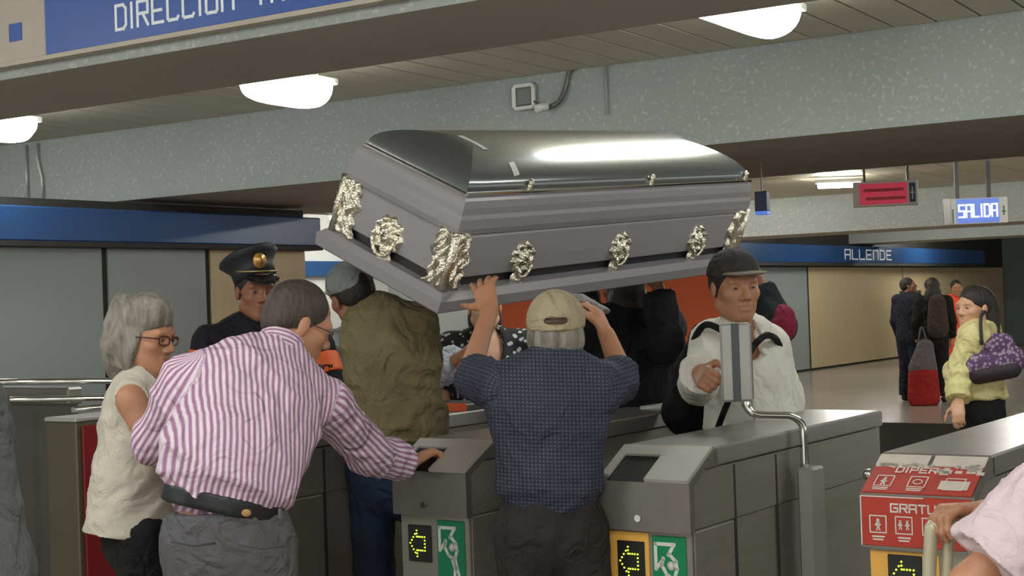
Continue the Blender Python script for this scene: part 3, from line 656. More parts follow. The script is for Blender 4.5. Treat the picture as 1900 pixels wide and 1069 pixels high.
def medallion(o, u, v, n, sc=1.0):
    """round repousse boss with a hanging swing bar"""
    o, u, v, n = [np.asarray(q, float) for q in (o, u, v, n)]
    root = None; mb = MB(); NA, NR = 40, 9; vs = [o+n*0.02*sc]
    for r in range(1, NR+1):
        for a in range(NA):
            th = 2*math.pi*a/NA; rr = r/NR; R = 0.062*sc*(1+0.10*math.cos(9*th)*rr**4)*rr
            h = 0.016+0.014*math.sin(rr*7.5)*(1-0.3*rr)+0.010*math.sin(9*th+rr*4)*rr+0.004*math.sin(17*th+r)
            if r == NR: h = 0.0
            vs.append(o+(u*math.cos(th)+v*math.sin(th))*R+n*h*sc)
    fs = [(0, 1+(a+1) % NA, 1+a) for a in range(NA)] + [(1+r*NA+a, 1+r*NA+(a+1) % NA, 1+(r+1)*NA+(a+1) % NA, 1+(r+1)*NA+a) for r in range(NR-1) for a in range(NA)]
    fs = [tuple(reversed(f)) if len(f) == 3 else f for f in fs]
    mb.add(vs, [tuple(reversed(f)) for f in fs], True); root = mb.build('handle_boss', M_ORN, cas)
    mb = MB(); NA, NR = 20, 6; c = o-v*0.088*sc; vs = [c+n*0.018*sc]
    for r in range(1, NR+1):
        for a in range(NA):
            th = 2*math.pi*a/NA; rr = r/NR; h = (0.03-0.03*rr*rr)+0.005*math.sin(7*th+r*2)*rr
            vs.append(c+(u*math.cos(th)*0.032+v*math.sin(th)*0.040)*rr*sc*(1+0.12*math.sin(5*th))+n*max(h, 0)*sc)
    fs = [(0, 1+a, 1+(a+1) % NA) for a in range(NA)] + [(1+r*NA+a, 1+(r+1)*NA+a, 1+(r+1)*NA+(a+1) % NA, 1+r*NA+(a+1) % NA) for r in range(NR-1) for a in range(NA)]
    mb.add(vs, fs, True).build('handle_drop', M_ORN, root)
    ring = [o-v*0.02*sc+(u*math.cos(a)*0.045+v*math.sin(a)*0.05)*sc+n*0.026*sc for a in np.linspace(math.pi, 2*math.pi, 12)]
    MB().tube(ring, 0.007*sc, 8).build('swing_bar', M_ORN, root)
for x in (0.405, 1.045, 1.64): medallion((x, -0.004, 0.165), (1, 0, 0), (0, 0, 1), (0, -1, 0))
medallion((-0.004, 0.29, 0.160), (0, -1, 0), (0, 0, 1), (-1, 0, 0), 1.12)
for x in (0.45, 1.0, 1.55): medallion((x, CW+0.004, 0.165), (-1, 0, 0), (0, 0, 1), (0, 1, 0))
def corner(cx, cy, sx, sy):
    """leafy metal corner piece wrapped round an upright edge"""
    NS, NZ = 34, 30; vs = []; mb = MB()
    for i in range(NZ+1):
        tz = i/NZ; z = 0.070+0.218*tz
        for j in range(NS+1):
            s = -1+2*j/NS; half = 0.092*(1+0.10*math.sin(tz*11+1.3)+0.08*math.cos(tz*23)); d = abs(s)*half
            out = 0.014+0.010*math.sin(s*9+tz*6)*math.cos(tz*13)+0.006*math.sin(s*21+tz*31)
            if j in (0, NS) or i in (0, NZ): out = 0.0
            if s < 0: p = (cx-sx*max(d-0.01, 0)+sx*(0.0), cy+sy*out, z)
            else: p = (cx+sx*out, cy-sy*max(d-0.01, 0), z)
            if d < 0.012: p = (cx+sx*out*0.9, cy+sy*out*0.9, z)
            vs.append(p)
    fs = [(i*(NS+1)+j, i*(NS+1)+j+1, (i+1)*(NS+1)+j+1, (i+1)*(NS+1)+j) for i in range(NZ) for j in range(NS)]
    mb.add(vs, fs, True); mb.tube([(cx+sx*0.008, cy+sy*0.008, 0.07), (cx+sx*0.012, cy+sy*0.012, 0.17), (cx+sx*0.008, cy+sy*0.008, 0.29)], [0.02, 0.013, 0.018], 10)
    mb.build('corner_ornament', M_ORN, cas)
corner(-0.006, -0.006, -1, -1); corner(-0.006, CW+0.006, -1, 1); corner(CL+0.006, -0.006, 1, -1); corner(CL+0.006, CW+0.006, 1, 1)
# ================================================================== people
SKIN = mat('skin_brown', srgb(176, 124, 92), 0.5, 0, 0.07, 14, 0.08, 140)
SKIN2 = mat('skin_tan', srgb(190, 136, 104), 0.5, 0, 0.07, 14, 0.08, 140)
SKIN3 = mat('skin_light', srgb(214, 164, 130), 0.5, 0, 0.06, 14, 0.08, 140)
SKIN4 = mat('skin_deep', srgb(150, 100, 76), 0.5, 0, 0.07, 14, 0.08, 140)
EYEW = mat('eye_white', srgb(150, 138, 126), 0.35, 0, 0); EYED = mat('eye_dark', (0.02, 0.012, 0.008), 0.15, 0, 0)
LIP = mat('lips', srgb(150, 86, 76), 0.5, 0, 0.05); BROW = mat('brow_hair', srgb(52, 42, 36), 0.9, 0, 0.1)
def crease(m, sc=9.0, st=1.0, dist=0.035):
    n = m.node_tree.nodes; l = m.node_tree.links; b = n['Principled BSDF']
    tc = n.new('ShaderNodeTexCoord'); t = n.new('ShaderNodeTexNoise'); t.inputs['Scale'].default_value = sc; t.inputs['Detail'].default_value = 3; t.inputs['Distortion'].default_value = 1.6; t.inputs['Roughness'].default_value = 0.45
    l.new(tc.outputs['Object'], t.inputs['Vector']); bp = n.new('ShaderNodeBump'); bp.inputs['Strength'].default_value = st; bp.inputs['Distance'].default_value = dist; l.new(t.outputs['Fac'], bp.inputs['Height'])
    if b.inputs['Normal'].links: l.new(b.inputs['Normal'].links[0].from_socket, bp.inputs['Normal'])
    l.new(bp.outputs[0], b.inputs['Normal']); return m
def fab(name, rgb, rough=0.85, var=0.07, bump=0.25, cr=1.0):
    if name in MATS: return MATS[name]
    return crease(mat(name, srgb(*rgb), rough, 0, var, 9, bump, 260, spec=0.25), 9.0, cr)
BLACKF = fab('cloth_black', (34, 33, 34)); DENIM = fab('cloth_denim_grey', (104, 102, 104), var=0.14); NAVY = fab('cloth_navy', (36, 38, 52)); SHOE = mat('shoe_black', (0.02, 0.02, 0.02), 0.4, 0, 0.05)
HAIRD = mat('hair_dark', srgb(44, 36, 31), 0.55, 0, 0.25, 40, 0.6, 90, stretch=(1, 1, 0.2)); HAIRG = mat('hair_grey', srgb(120, 114, 104), 0.6, 0, 1.0, 38, 1.0, 70, stretch=(1, 1, 0.3)); HAIRS = mat('hair_dark_greying', srgb(70, 60, 52), 0.6, 0, 0.45, 46, 0.9, 80, stretch=(1, 1, 0.3))
def frame3(fwd, up):
    f = nrm(fwd); u = np.asarray(up, float); u = nrm(u-f*(u@f)); r = np.cross(f, u); return np.stack([r, f, u], 1)     # columns: right, forward, up
def stand(x, y, ang, h=1.7, **over):
    """joints of a figure standing at (x, y), facing ang degrees clockwise from straight ahead"""
    a = math.radians(ang); f = np.array([math.sin(a), math.cos(a), 0]); r = np.array([math.cos(a), -math.sin(a), 0]); s = h/1.7; o = np.array([x, y, 0.0])
    p = lambda rx, fy, z: o+(r*rx+f*fy)*s+np.array([0, 0, z*s])
    J = dict(pelvis=p(0, 0, 0.95), waist=p(0, 0, 1.07), chest=p(0, 0.0, 1.27), neck=p(0, -0.02, 1.43), head=p(0, 0.025, 1.575), shR=p(0.18, -0.01, 1.385), shL=p(-0.18, -0.01, 1.385),
             elR=p(0.235, -0.02, 1.10), elL=p(-0.235, -0.02, 1.10), wrR=p(0.235, 0.08, 0.87), wrL=p(-0.235, 0.08, 0.87), hipR=p(0.095, 0, 0.90), hipL=p(-0.095, 0, 0.90),
             knR=p(0.10, 0.02, 0.49), knL=p(-0.10, 0.02, 0.49), anR=p(0.105, -0.02, 0.085), anL=p(-0.105, -0.02, 0.085), fwd=f, up=np.array([0, 0, 1.0]), bf=f, br=r, s=s)
    J.update({k: (np.asarray(v, float) if k != 's' else v) for k, v in over.items()}); return J
def legs_to(J, fx, fy, ang):
    """stand the legs of a posed figure on the floor"""
    a = math.radians(ang); f = np.array([math.sin(a), math.cos(a), 0]); r = np.array([math.cos(a), -math.sin(a), 0])
    for k, sg in (('R', 1), ('L', -1)):
        J['an'+k] = np.array([fx, fy, 0.085])+r*0.11*sg; hp = J['hip'+k]; J['kn'+k] = (hp+J['an'+k])/2+f*0.03
    J['bf'] = f; J['br'] = r; return J
def add_head(S, J, sc=1.0, jaw=1.0, nose=1.0):
    R = frame3(J['fwd'], J['up']); c = J['head']; W = lambda x, y, z: c+R@np.array([x, y, z])*sc
    S.ell(W(0, -0.014, 0.036), np.array([0.075, 0.096, 0.084])*sc, R, 0.02)
    S.ell(W(0, 0.028, -0.034), np.array([0.061, 0.062, 0.084])*sc, R, 0.03)
    for sx in (-1, 1):
        S.cone(W(0.050*sx*jaw, -0.004, -0.058), W(0.012*sx, 0.060, -0.098), 0.024*sc, 0.021*sc, 0.025)
        S.ell(W(0.043*sx, 0.052, -0.022), np.array([0.024, 0.026, 0.022])*sc, R, 0.02)
        S.ell(W(0.078*sx, -0.008, -0.006), np.array([0.0085, 0.018, 0.029])*sc, R, 0.006)
    S.cone(W(-0.038, 0.074, 0.022), W(0.038, 0.074, 0.022), 0.014*sc, 0.014*sc, 0.02)
    for sx in (-1, 1): S.ell(W(0.033*sx, 0.094, 0.001), np.array([0.019, 0.018, 0.013])*sc, R, 0.012, True)
    S.cone(W(0, 0.083, 0.014), W(0, 0.103*nose, -0.030), 0.008*sc, 0.0125*sc, 0.010)
    for sx in (-1, 1): S.ell(W(0.013*sx, 0.090, -0.036), np.array([0.010, 0.013, 0.009])*sc, R, 0.006)
    S.cone(W(-0.017, 0.082, -0.060), W(0.017, 0.082, -0.060), 0.0075*sc, 0.0075*sc, 0.006); S.cone(W(-0.014, 0.081, -0.074), W(0.014, 0.081, -0.074), 0.0085*sc, 0.0085*sc, 0.006)
    S.ell(W(0, 0.093, -0.0672), np.array([0.024, 0.008, 0.0022])*sc, R, 0.003, True)
    for sx in (-1, 1): S.ell(W(0.032*sx, 0.0705, 0.0005), np.array([0.0165, 0.0145, 0.0115])*sc, R, 0.004)
    S.cone(W(0, -0.028, -0.05), J['neck'], 0.052*sc, 0.060*sc, 0.03)
    return W, R
def add_hand(S, w, d, palm, thumb, curl=0.3, sc=1.0, spread=0.0, tcurl=0.4):
    d = nrm(d); n = np.asarray(palm, float); n = nrm(n-d*(n@d)); s = np.cross(d, n)
    if s@np.asarray(thumb, float) < 0: s = -s
    K = 0.006*sc
    for o in (-0.026, -0.009, 0.009, 0.026): S.cone(w+s*o*0.6*sc, w+(d*0.085+s*o)*sc, 0.017*sc, 0.0135*sc, 0.012)
    for o, L, q in ((0.028, 0.072, 0.0), (0.0095, 0.080, 0.04), (-0.0095, 0.075, 0.06), (-0.027, 0.060, 0.10)):
        p = w+(d*0.088+s*o)*sc; ang = 0; fd0 = nrm(d+s*spread*o/0.03)
        for seg, (fr, an) in enumerate(((0.44, 62), (0.31, 85), (0.25, 55))):
            ang += math.radians(an)*min(1, curl+q); v = fd0*math.cos(ang)+n*math.sin(ang); e = p+v*L*fr*sc
            S.cone(p, e, (0.0098-0.0009*seg)*sc, (0.0090-0.0010*seg)*sc, K); p = e
    p = w+(d*0.025+s*0.026)*sc; v = nrm(s*0.75+d*0.65+n*0.25)
    for seg, (L, r) in enumerate(((0.042, 0.0135), (0.032, 0.0105), (0.027, 0.0095))):
        e = p+v*L*sc; S.cone(p, e, r*sc, (r-0.001)*sc, K if seg else 0.012); p = e; v = nrm(v*(1-0.45*tcurl)+(d*0.55+n*0.45-s*0.35)*tcurl)
def torso(S, J, off=0.0, bulk=1.0, wp=0.165, ww=0.150, wc=0.172, fl=1.42, hem=None, k=0.05, sh=0.058):
    sp = nrm(J['neck']-J['pelvis']); lat = nrm(J['shR']-J['shL']); n = nrm(np.cross(lat, sp)); top = J['chest']+(J['neck']-J['chest'])*0.52; s = J['s']*bulk
    lo = J['pelvis'] if hem is None else hem
    S.cone(lo, J['waist'], wp*s+off, ww*s+off, k, (n, fl*0.94), capa=hem is not None)
    S.cone(J['waist'], J['chest'], ww*s+off, wc*s+off, k, (n, fl))
    S.cone(J['chest'], top, wc*s+off, 0.125*s+off, k, (n, fl*1.08))
    m = (J['shL']+J['shR'])/2
    for q in ('shL', 'shR'): S.cone(J['neck']-sp*0.035, J[q], 0.052*s+off, sh*s+off, k)
    return n
def arm(S, J, q, off=0.0, r=(0.050, 0.042, 0.030), upto=2.0, k=0.03, bulk=1.0, capw=0.0):
    a, b, c = J['sh'+q], J['el'+q], J['wr'+q]; s = bulk*J['s']
    if upto <= 1.0: S.cone(a, a+(b-a)*upto, r[0]*s+off, (r[0]+(r[1]-r[0])*upto)*s+off+capw, k, capb=True)
    else:
        S.cone(a, b, r[0]*s+off, r[1]*s+off, k); u = upto-1.0; S.cone(b, b+(c-b)*u, r[1]*s+off, (r[1]+(r[2]-r[1])*u)*s+off+capw, k, capb=upto < 1.999 or off > 0)
def legs(S, J, off=0.0, r=(0.088, 0.060, 0.042), k=0.03, capb=False, flare=0.0):
    for q in 'RL':
        S.cone(J['hip'+q], J['kn'+q], r[0]+off, r[1]+off, k); S.cone(J['kn'+q], J['an'+q], r[1]+off, r[2]+off+flare, k, capb=capb)
def cloth_uv(J, torso_r=0.165):
    lat = nrm(J['shR']-J['shL']); sp = nrm(J['neck']-J['pelvis']); n = np.cross(lat, sp)
    bones = [(J['pelvis'], J['neck'], torso_r, 1.0)]+[(J[a], J[b], 0.062, 0.85) for q in 'RL' for a, b in (('sh'+q, 'el'+q), ('el'+q, 'wr'+q))]
    rad = [0.19, 0.075, 0.065, 0.075, 0.065]
    def f(V):
        best = np.full(len(V), 1e9); out = np.zeros((len(V), 3))
        for i, (a, b, r, _) in enumerate(bones):
            d = b-a; L = np.linalg.norm(d); d = d/L; t = np.clip((V-a)@d, 0, L); q = V-a-t[:, None]*d; ds = np.linalg.norm(q, axis=1)-rad[i]
            e1 = lat if i == 0 else nrm(np.cross(d, [0.2, 0.3, 1.0])); e1 = nrm(e1-d*(e1@d)); e2 = np.cross(d, e1)
            an = np.arctan2(q@e1, q@e2); u = an*r
            if i == 0: u = (V-a)@lat*1.0+0.0
            m = ds < best; best[m] = ds[m]; out[m, 0] = u[m]; out[m, 1] = ((V-a)@d)[m]
        return out
    return f
def part(t, name, S, m, h, **kw):
    me = S.mesh(h, **kw); o = link(name, me, m, t); return o
class Person:
    def __init__(s, J, label, group=None, skin=SKIN, h=0.012, hf=0.005, sc=1.0, hands=(), body=dict(), jaw=1.0, nose=1.0, eyes=True, lean=None, open_eyes=True):
        s.J = J; s.h = h; base = (J['anR']+J['anL'])/2; s.t = empty('person', (base[0], base[1], 0), 0, label, 'person', group); s.inv = np.array([base[0], base[1], 0])
        S = SDF(0.03); torso(S, J, -0.012, **body); legs(S, J, -0.012)
        for q in 'RL':
            arm(S, J, q); S.cone(J['an'+q], J['an'+q]+J['bf']*0.10-np.array([0, 0, 0.04]), 0.04, 0.035, 0.03)
        s.W, s.R = add_head(S, J, sc, jaw, nose); fine = [(J['head'], np.array([0.12, 0.12, 0.14])*sc)]; done = set()
        for hd in hands:
            q = hd.pop('q'); add_hand(S, J['wr'+q]+nrm(hd['d'])*0.01, **hd); fine.append((J['wr'+q]+nrm(hd['d'])*0.09, np.array([0.105]*3))); done.add(q)
        for q in 'RL':
            if q not in done: add_hand(S, J['wr'+q], J['wr'+q]-J['el'+q], J['br']*(-1 if q == 'R' else 1), J['bf'], 0.35)
        s.part('body', S, skin, h, fine=fine, hf=hf); s.sc = sc
        if eyes:
            for sx in (-1, 1):
                c = s.W(0.032*sx, 0.0775, -0.0005); mb = MB(); Rm = s.R
                prof = [(0.0115*math.sin(a)*sc, 0.0105*math.cos(a)*sc) for a in np.linspace(math.pi-0.01, 0.01, 9)]
                MM = Rm@np.diag([1.05, 1.0, 0.42])@np.array([[1, 0, 0], [0, 0, 1], [0, -1, 0]]); mb.lathe(prof, c-s.inv, 14, MM); e = mb.build('eye', EYEW, s.t)
                mb = MB(); mb.lathe([(0.0068*sc, 0.0080*sc), (0.0058*sc, 0.0108*sc), (0.0005, 0.0113*sc)], c-s.inv, 12, MM); mb.build('iris', EYED, e)
                mb = MB(); mb.tube([s.W(sx*x, y, z)-s.inv for x, y, z in ((0.014, 0.0865, 0.0195), (0.030, 0.0855, 0.0225), (0.050, 0.073, 0.017))], [0.0026, 0.0034, 0.0016], 6); mb.build('eyebrow', BROW if eyes is True else eyes, s.t)
    def part(s, name, S, m, h=None, **kw):
        o = part(s.t, name, S, m, h or s.h, **kw); me = o.data
        co = np.empty(len(me.vertices)*3, np.float32); me.vertices.foreach_get('co', co); co = co.reshape(-1, 3)-s.inv.astype(np.float32); me.vertices.foreach_set('co', co.ravel()); me.update(); return o
    def shirt(s, m, off=0.018, sleeve=2.0, hem=None, name='shirt', fold=0.006, seed=1, capw=0.004, body=dict(), uv=False, freq=14, h=None, ar=(0.056, 0.050, 0.040), sleeves=('R', 'L'), bf=(1, 1, 1), extra=None, hf=None):
        S = SDF(0.04); torso(S, s.J, off, hem=s.J['pelvis'] if hem is None else hem, **body)
        if sleeve > 0:
            for q in sleeves: arm(S, s.J, q, off*0.8, ar, sleeve if not isinstance(sleeve, dict) else sleeve[q], capw=capw)
        if extra: extra(S)
        if sleeve == 0:
            for q in 'RL': S.ell(s.J['sh'+q]+nrm(s.J['sh'+q]-s.J['neck'])*0.035-np.array([0, 0, 0.02]), np.array([0.062, 0.075, 0.10]), None, 0.01, True)
        return s.part(name, S, m, h, disp=folds(fold, freq, seed, bf) if fold else None, attr=cloth_uv(s.J) if uv else None)
    def trousers(s, m, off=0.014, top=None, name='trousers', fold=0.006, seed=3, r=(0.090, 0.066, 0.056), w=0.165, fl=1.36):
        S = SDF(0.03); J = s.J; lat = nrm(J['hipR']-J['hipL']); top = J['waist'] if top is None else top; sp = nrm(top-J['pelvis']); n = np.cross(lat, sp)
        S.cone(top, J['pelvis']-np.array([0, 0, 0.04]), w*J['s']+off, (w+0.008)*J['s']+off, 0.04, (n, fl), capa=True); legs(S, J, off, r, capb=True)
        return s.part(name, S, m, None, disp=folds(fold, 11, seed, (1, 1, 0.7)))
    def shoes(s, m=SHOE):
        for q in 'RL':
            S = SDF(0.02); a = s.J['an'+q]; f = s.J['bf']; S.cone(a-[0, 0, 0.03], a+f*0.13-[0, 0, 0.047], 0.05, 0.036, 0.02); S.cut((a[0], a[1], 0.004), (0, 0, -1)); s.part('shoe', S, m, 0.012)
    def tubes(s, name, pts, r, m, n=8, closed=False, parent=None):
        return MB().tube([np.asarray(p)-s.inv for p in pts], r, n, closed).build(name, m, parent or s.t)
    def collar(s, m, r=0.066, hgt=0.045, name='collar', tilt=(0, 0, 0)):
        S = SDF(0.01); a = s.J['neck']-nrm(s.J['head']-s.J['neck'])*0.035; u = nrm(s.J['head']+s.R[:, 1]*-0.03-s.J['neck']+np.asarray(tilt)); S.cone(a, a+u*(hgt+0.035), r+0.014, r, 0.01, capa=True, capb=True)
        return s.part(name, S, m, 0.007, attr=lambda V: np.stack([(V-a)@u, (V-a)@s.R[:, 0], V[:, 0]*0], 1))
    def hair(s, m, blobs, cuts=(), h=0.007, amp=0.004, name='hair', seed=2, freq=60, ax=(1, 1, 0.3)):
        S = SDF(0.02); R = s.R; sc = s.sc
        for c, r in blobs: S.ell(s.W(*c), np.array(r)*sc, R, 0.025)
        for c, r in cuts: S.ell(s.W(*c), np.array(r)*sc, R, 0.012, True)
        return s.part(name, S, m, h, disp=wisps(amp, freq, seed, ax))
    def short_hair(s, m, amp=0.003, low=0.0): return s.hair(m, [((0, -0.022, 0.040), (0.083, 0.099, 0.090)), ((0, -0.06, 0.0-low), (0.070, 0.052, 0.055))], [((0, 0.085, -0.035), (0.10, 0.075, 0.085)), ((0, -0.02, -0.10-low), (0.12, 0.09, 0.06)), ((0.095, 0.03, -0.05), (0.03, 0.06, 0.06)), ((-0.095, 0.03, -0.05), (0.03, 0.06, 0.06))], amp=amp)
    def ball_cap(s, m, brim=True, band=None, back_hole=False, brimm=None, z0=0.028, big=1.0):
        S = SDF(0.012); R = s.R; S.ell(s.W(0, -0.014, 0.040), np.array([0.090, 0.108, 0.096])*s.sc*big, R, 0.01)
        S.cut(s.W(0, 0, z0), -R[:, 2])
        if back_hole: S.ell(s.W(0, -0.118, z0+0.032), np.array([0.040, 0.05, 0.0125])*s.sc, R, 0.003, True)
        cap = s.part('cap', S, m, 0.006)
        if back_hole:
            S = SDF(0.005); S.ell(s.W(0, -0.025, z0+0.03), np.array([0.085, 0.0915, 0.022])*s.sc, R); s.part('cap_lining', S, mat('cap_lining', srgb(88, 74, 60), 0.9), 0.008).parent = cap
        if brim:
            S = SDF(0.006); S.ell(s.W(0, 0.098, z0+0.010), np.array([0.078, 0.082, 0.0075])*s.sc, R, 0.004); S.ell(s.W(0, 0.0, z0+0.07), np.array([0.088, 0.106, 0.105])*s.sc, R, 0.002, True)
            o = s.part('brim', S, brimm or m, 0.005); o.parent = cap
        return cap
    def glasses(s, m, w=0.0018):
        pr = []
        f = None
        for sx in (-1, 1):
            sq = lambda v: math.copysign(abs(v)**0.55, v)
            ring = [s.W(sx*(0.033+0.024*sq(math.cos(a))), 0.101-0.010*abs(0.033+0.024*sq(math.cos(a)))/0.05, -0.001+0.0145*sq(math.sin(a))) for a in np.linspace(0, 2*math.pi, 24)[:-1]]
            o = s.tubes('glasses' if f is None else 'glasses_rim', ring, w, m, 6, True, f); f = f or o
            s.tubes('temple', [s.W(sx*0.056, 0.092, 0.005), s.W(sx*0.078, 0.06, 0.006), s.W(sx*0.083, -0.01, 0.004)], w, m, 6, False, f)
        s.tubes('bridge', [s.W(-0.010, 0.102, 0.004), s.W(0, 0.106, 0.006), s.W(0.010, 0.102, 0.004)], w, m, 6, False, f)
# ---------------------------------------------------------------- bending man in the striped shirt
J = stand(-0.80, 4.12, 25, 1.72)
J.update(pelvis=P(424, 985, 4.12), waist=P(427, 866, 4.14), chest=P(462, 760, 4.30), neck=P(522, 650, 4.42), head=P(555, 602, 4.50), shL=P(345, 715, 4.28), shR=P(598, 748, 4.46),
         elL=P(288, 818, 4.36), wrL=P(360, 860, 4.62), elR=P(686, 842, 4.72), wrR=P(757, 862, 4.90), hipL=P(368, 1010, 4.10), hipR=P(482, 1015, 4.16), fwd=(0.82, 0.42, -0.40), up=(0.36, 0.16, 0.94), bf=np.array([0.42, 0.9, 0]))
for k in ('fwd', 'up'): J[k] = np.array(J[k], float)
legs_to(J, -0.80, 4.12, 20)
STR = pattern_mat('shirt_pink_stripes', 'stripe', srgb(236, 218, 229), srgb(170, 124, 155), 60.0, width=0.5); crease(STR, 8.0, 0.9)
BD = dict(wp=0.172, ww=0.178, wc=0.205, fl=1.35, sh=0.066)
p = Person(J, 'man bending forward in a pink and purple striped shirt and grey jeans', skin=SKIN2, sc=1.04, hands=[dict(q='R', d=P(796, 840, 4.96)-P(757, 862, 4.90), palm=(0.5, 0.2, -0.8), thumb=(-0.3, 0.4, 0.4), curl=0.55)])
p.shirt(STR, 0.016, 1.86, hem=P(417, 905, 4.12), body=BD, uv=True, fold=0.010, seed=11, freq=9, h=0.0095, ar=(0.066, 0.060, 0.046), capw=0.006, bf=(1, 1, 0.8))
p.collar(STR, 0.070, 0.035)
p.trousers(DENIM, 0.012, top=P(416, 938, 4.12), w=0.158, r=(0.098, 0.074, 0.064), fold=0.007)
S = SDF(0.005); a = P(412, 948, 4.115); b = P(420, 914, 4.12); S.cone(a, b, 0.176, 0.176, 0.004, (nrm(np.cross(J['shR']-J['shL'], [0, 0, 1])), 1.33), capa=True, capb=True)
belt = p.part('belt', S, mat('leather_black', (0.02, 0.02, 0.022), 0.4, 0, 0.1), 0.008)
for px, py in ((378, 936), (520, 960)): p.tubes('belt_loop', [P(px, py-16, 3.985), P(px, py+16, 3.985)], 0.006, DENIM)
S = SDF(0.004); S.ell(P(457, 952, 3.972), (0.016, 0.004, 0.012)); o = p.part('belt_tag', S, mat('leather_tan', srgb(186, 138, 84), 0.6), 0.004); o['label'] = 'tan leather belt tag'
for px0, px1, py in ((318, 400, 1005), (440, 530, 1010)): p.tubes('pocket_seam', [P(px0, py, 3.94), P((px0+px1)/2, py+8, 3.92), P(px1, py+3, 3.95)], 0.003, mat('seam_grey', srgb(78, 76, 78), 0.9))
p.short_hair(HAIRS, 0.004, 0.015); p.glasses(mat('glasses_dark', (0.04, 0.03, 0.02), 0.3, 0, 0)); p.shoes()
# ---------------------------------------------------------------- grey haired woman at the left
J = stand(-1.22, 4.75, 85, 1.62)
J.update(pelvis=P(250, 975, 4.75), waist=P(252, 890, 4.75), chest=P(262, 785, 4.75), neck=P(266, 705, 4.75), head=P(270, 627, 4.74), shR=P(243, 742, 4.60), shL=P(282, 742, 4.92), elR=P(290, 838, 4.58), wrR=P(372, 862, 4.66), elL=P(315, 850, 4.95), wrL=P(390, 850, 4.9), fwd=np.array([0.93, -0.32, -0.12]), up=np.array([0.1, 0, 1.0]))
p = Person(J, 'grey haired woman with glasses in a sleeveless white top at the left', skin=SKIN2, sc=0.97, hf=0.0045, body=dict(wp=0.135, ww=0.13, wc=0.14, fl=1.2), eyes=HAIRG)
WT = fab('cloth_offwhite_knit', (206, 198, 182), cr=0.55)
S = SDF(0.04); torso(S, J, 0.016, hem=P(247, 988, 4.75), wp=0.170, ww=0.146, wc=0.150, fl=1.18, sh=0.045)
for q, sg in (('R', -1), ('L', 1)): S.ell(J['sh'+q]+np.array([0.015, 0.075*sg, -0.005]), (0.062, 0.075, 0.105), None, 0.01, True)
S.ell(J['neck']+np.array([0.055, 0, 0.02]), (0.075, 0.075, 0.075), None, 0.01, True)
p.part('tank_top', S, WT, 0.009, disp=folds(0.008, 9, 21, (0.8, 0.8, 1.4)))
p.trousers(BLACKF, 0.010, top=P(247, 965, 4.75), w=0.135, r=(0.078, 0.062, 0.055)); p.shoes()
p.hair(HAIRG, [((0, -0.025, 0.055), (0.098, 0.112, 0.092)), ((0.0, -0.075, -0.035), (0.105, 0.085, 0.105)), ((0.060, -0.03, -0.035), (0.045, 0.062, 0.092)), ((-0.060, -0.03, -0.035), (0.045, 0.062, 0.092)), ((0, -0.09, -0.10), (0.07, 0.055, 0.05)), ((0.02, 0.045, 0.085), (0.060, 0.050, 0.045))],
       [((0, 0.105, -0.03), (0.088, 0.075, 0.085))], amp=0.017, freq=52, seed=8, ax=(1, 1, 0.75))
p.glasses(mat('glasses_tortoise', srgb(88, 40, 26), 0.3, 0, 0), 0.0026)
# ---------------------------------------------------------------- police officer with the peaked cap
PC = P(470, 560, 6.3)
J = stand(PC[0], 6.32, 150, 1.76)
J.update(head=P(476, 541, 6.28), fwd=np.array([0.42, -0.88, -0.04]), neck=P(470, 598, 6.32), shR=P(392, 640, 6.22), shL=P(586, 648, 6.46), elL=P(622, 745, 6.38), elR=P(368, 760, 6.2), wrR=P(400, 850, 6.0), wrL=P(600, 850, 6.2))
p = Person(J, 'police officer in black uniform and peaked cap with gold badge', skin=SKIN4, sc=1.05, hf=0.005)
UNI = fab('uniform_black', (36, 36, 42)); OBAND = mat('armband_orange', srgb(244, 108, 44), 0.6, 0, 0.05)
p.shirt(UNI, 0.026, 1.95, name='uniform_jacket', seed=5); p.trousers(UNI); p.shoes(); p.collar(UNI, 0.066, 0.045)
for q, f0, f1 in (('R', 0.12, 0.42), ('L', 0.18, 0.55)):
    S = SDF(0.004); a, b = J['sh'+q], J['el'+q]; S.cone(a+(b-a)*f0, a+(b-a)*f1, 0.088, 0.084, 0.004, capa=True, capb=True); o = p.part('armband', S, OBAND, 0.008); o['label'] = 'orange armband with dark letters'
    if q == 'L':
        c0 = a+(b-a)*0.4; out = nrm(np.array([0.25, -1, 0])); rt = nrm(np.cross([0, 0, 1.0], out)); up = np.array([0, 0, 1.0])
        mb = word('POL', -0.045, -0.022, 0.045, 0.036, 0.16, 0.026, lambda u, v, w: c0+rt*u+up*v+out*(0.0865-u*u*6+w)-p.inv, 0.002); mb.build('lettering', M_BLACK, o)
W, R = p.W, p.R
prof = [(0.094, -0.004), (0.096, 0.03), (0.098, 0.045), (0.118, 0.066), (0.134, 0.082), (0.130, 0.092), (0.100, 0.100), (0.04, 0.106), (0.001, 0.107)]
Rt = R@np.array(Matrix.Rotation(math.radians(13), 3, 'Y'))@np.array(Matrix.Rotation(math.radians(20), 3, 'X'))
prof = [(r_*1.06, z_*1.18) for r_, z_ in prof]
cap = MB().lathe(prof, W(0, -0.012, 0.052)-p.inv, 36, Rt*np.array([0.92, 1.08, 1.0])[None, :]).build('peaked_cap', mat('cap_black', (0.022, 0.022, 0.026), 0.55, 0, 0.08), p.t)
S = SDF(0.005); S.ell(W(0, 0.100, 0.055), (0.076, 0.062, 0.009), R@np.array(Matrix.Rotation(math.radians(-22), 3, 'X')), 0.004); S.ell(W(0, -0.01, 0.05), (0.094, 0.104, 0.06), R, 0.002, True)
o = p.part('cap_peak', S, mat('cap_patent', (0.012, 0.012, 0.013), 0.2, 0, 0), 0.005); o.parent = cap
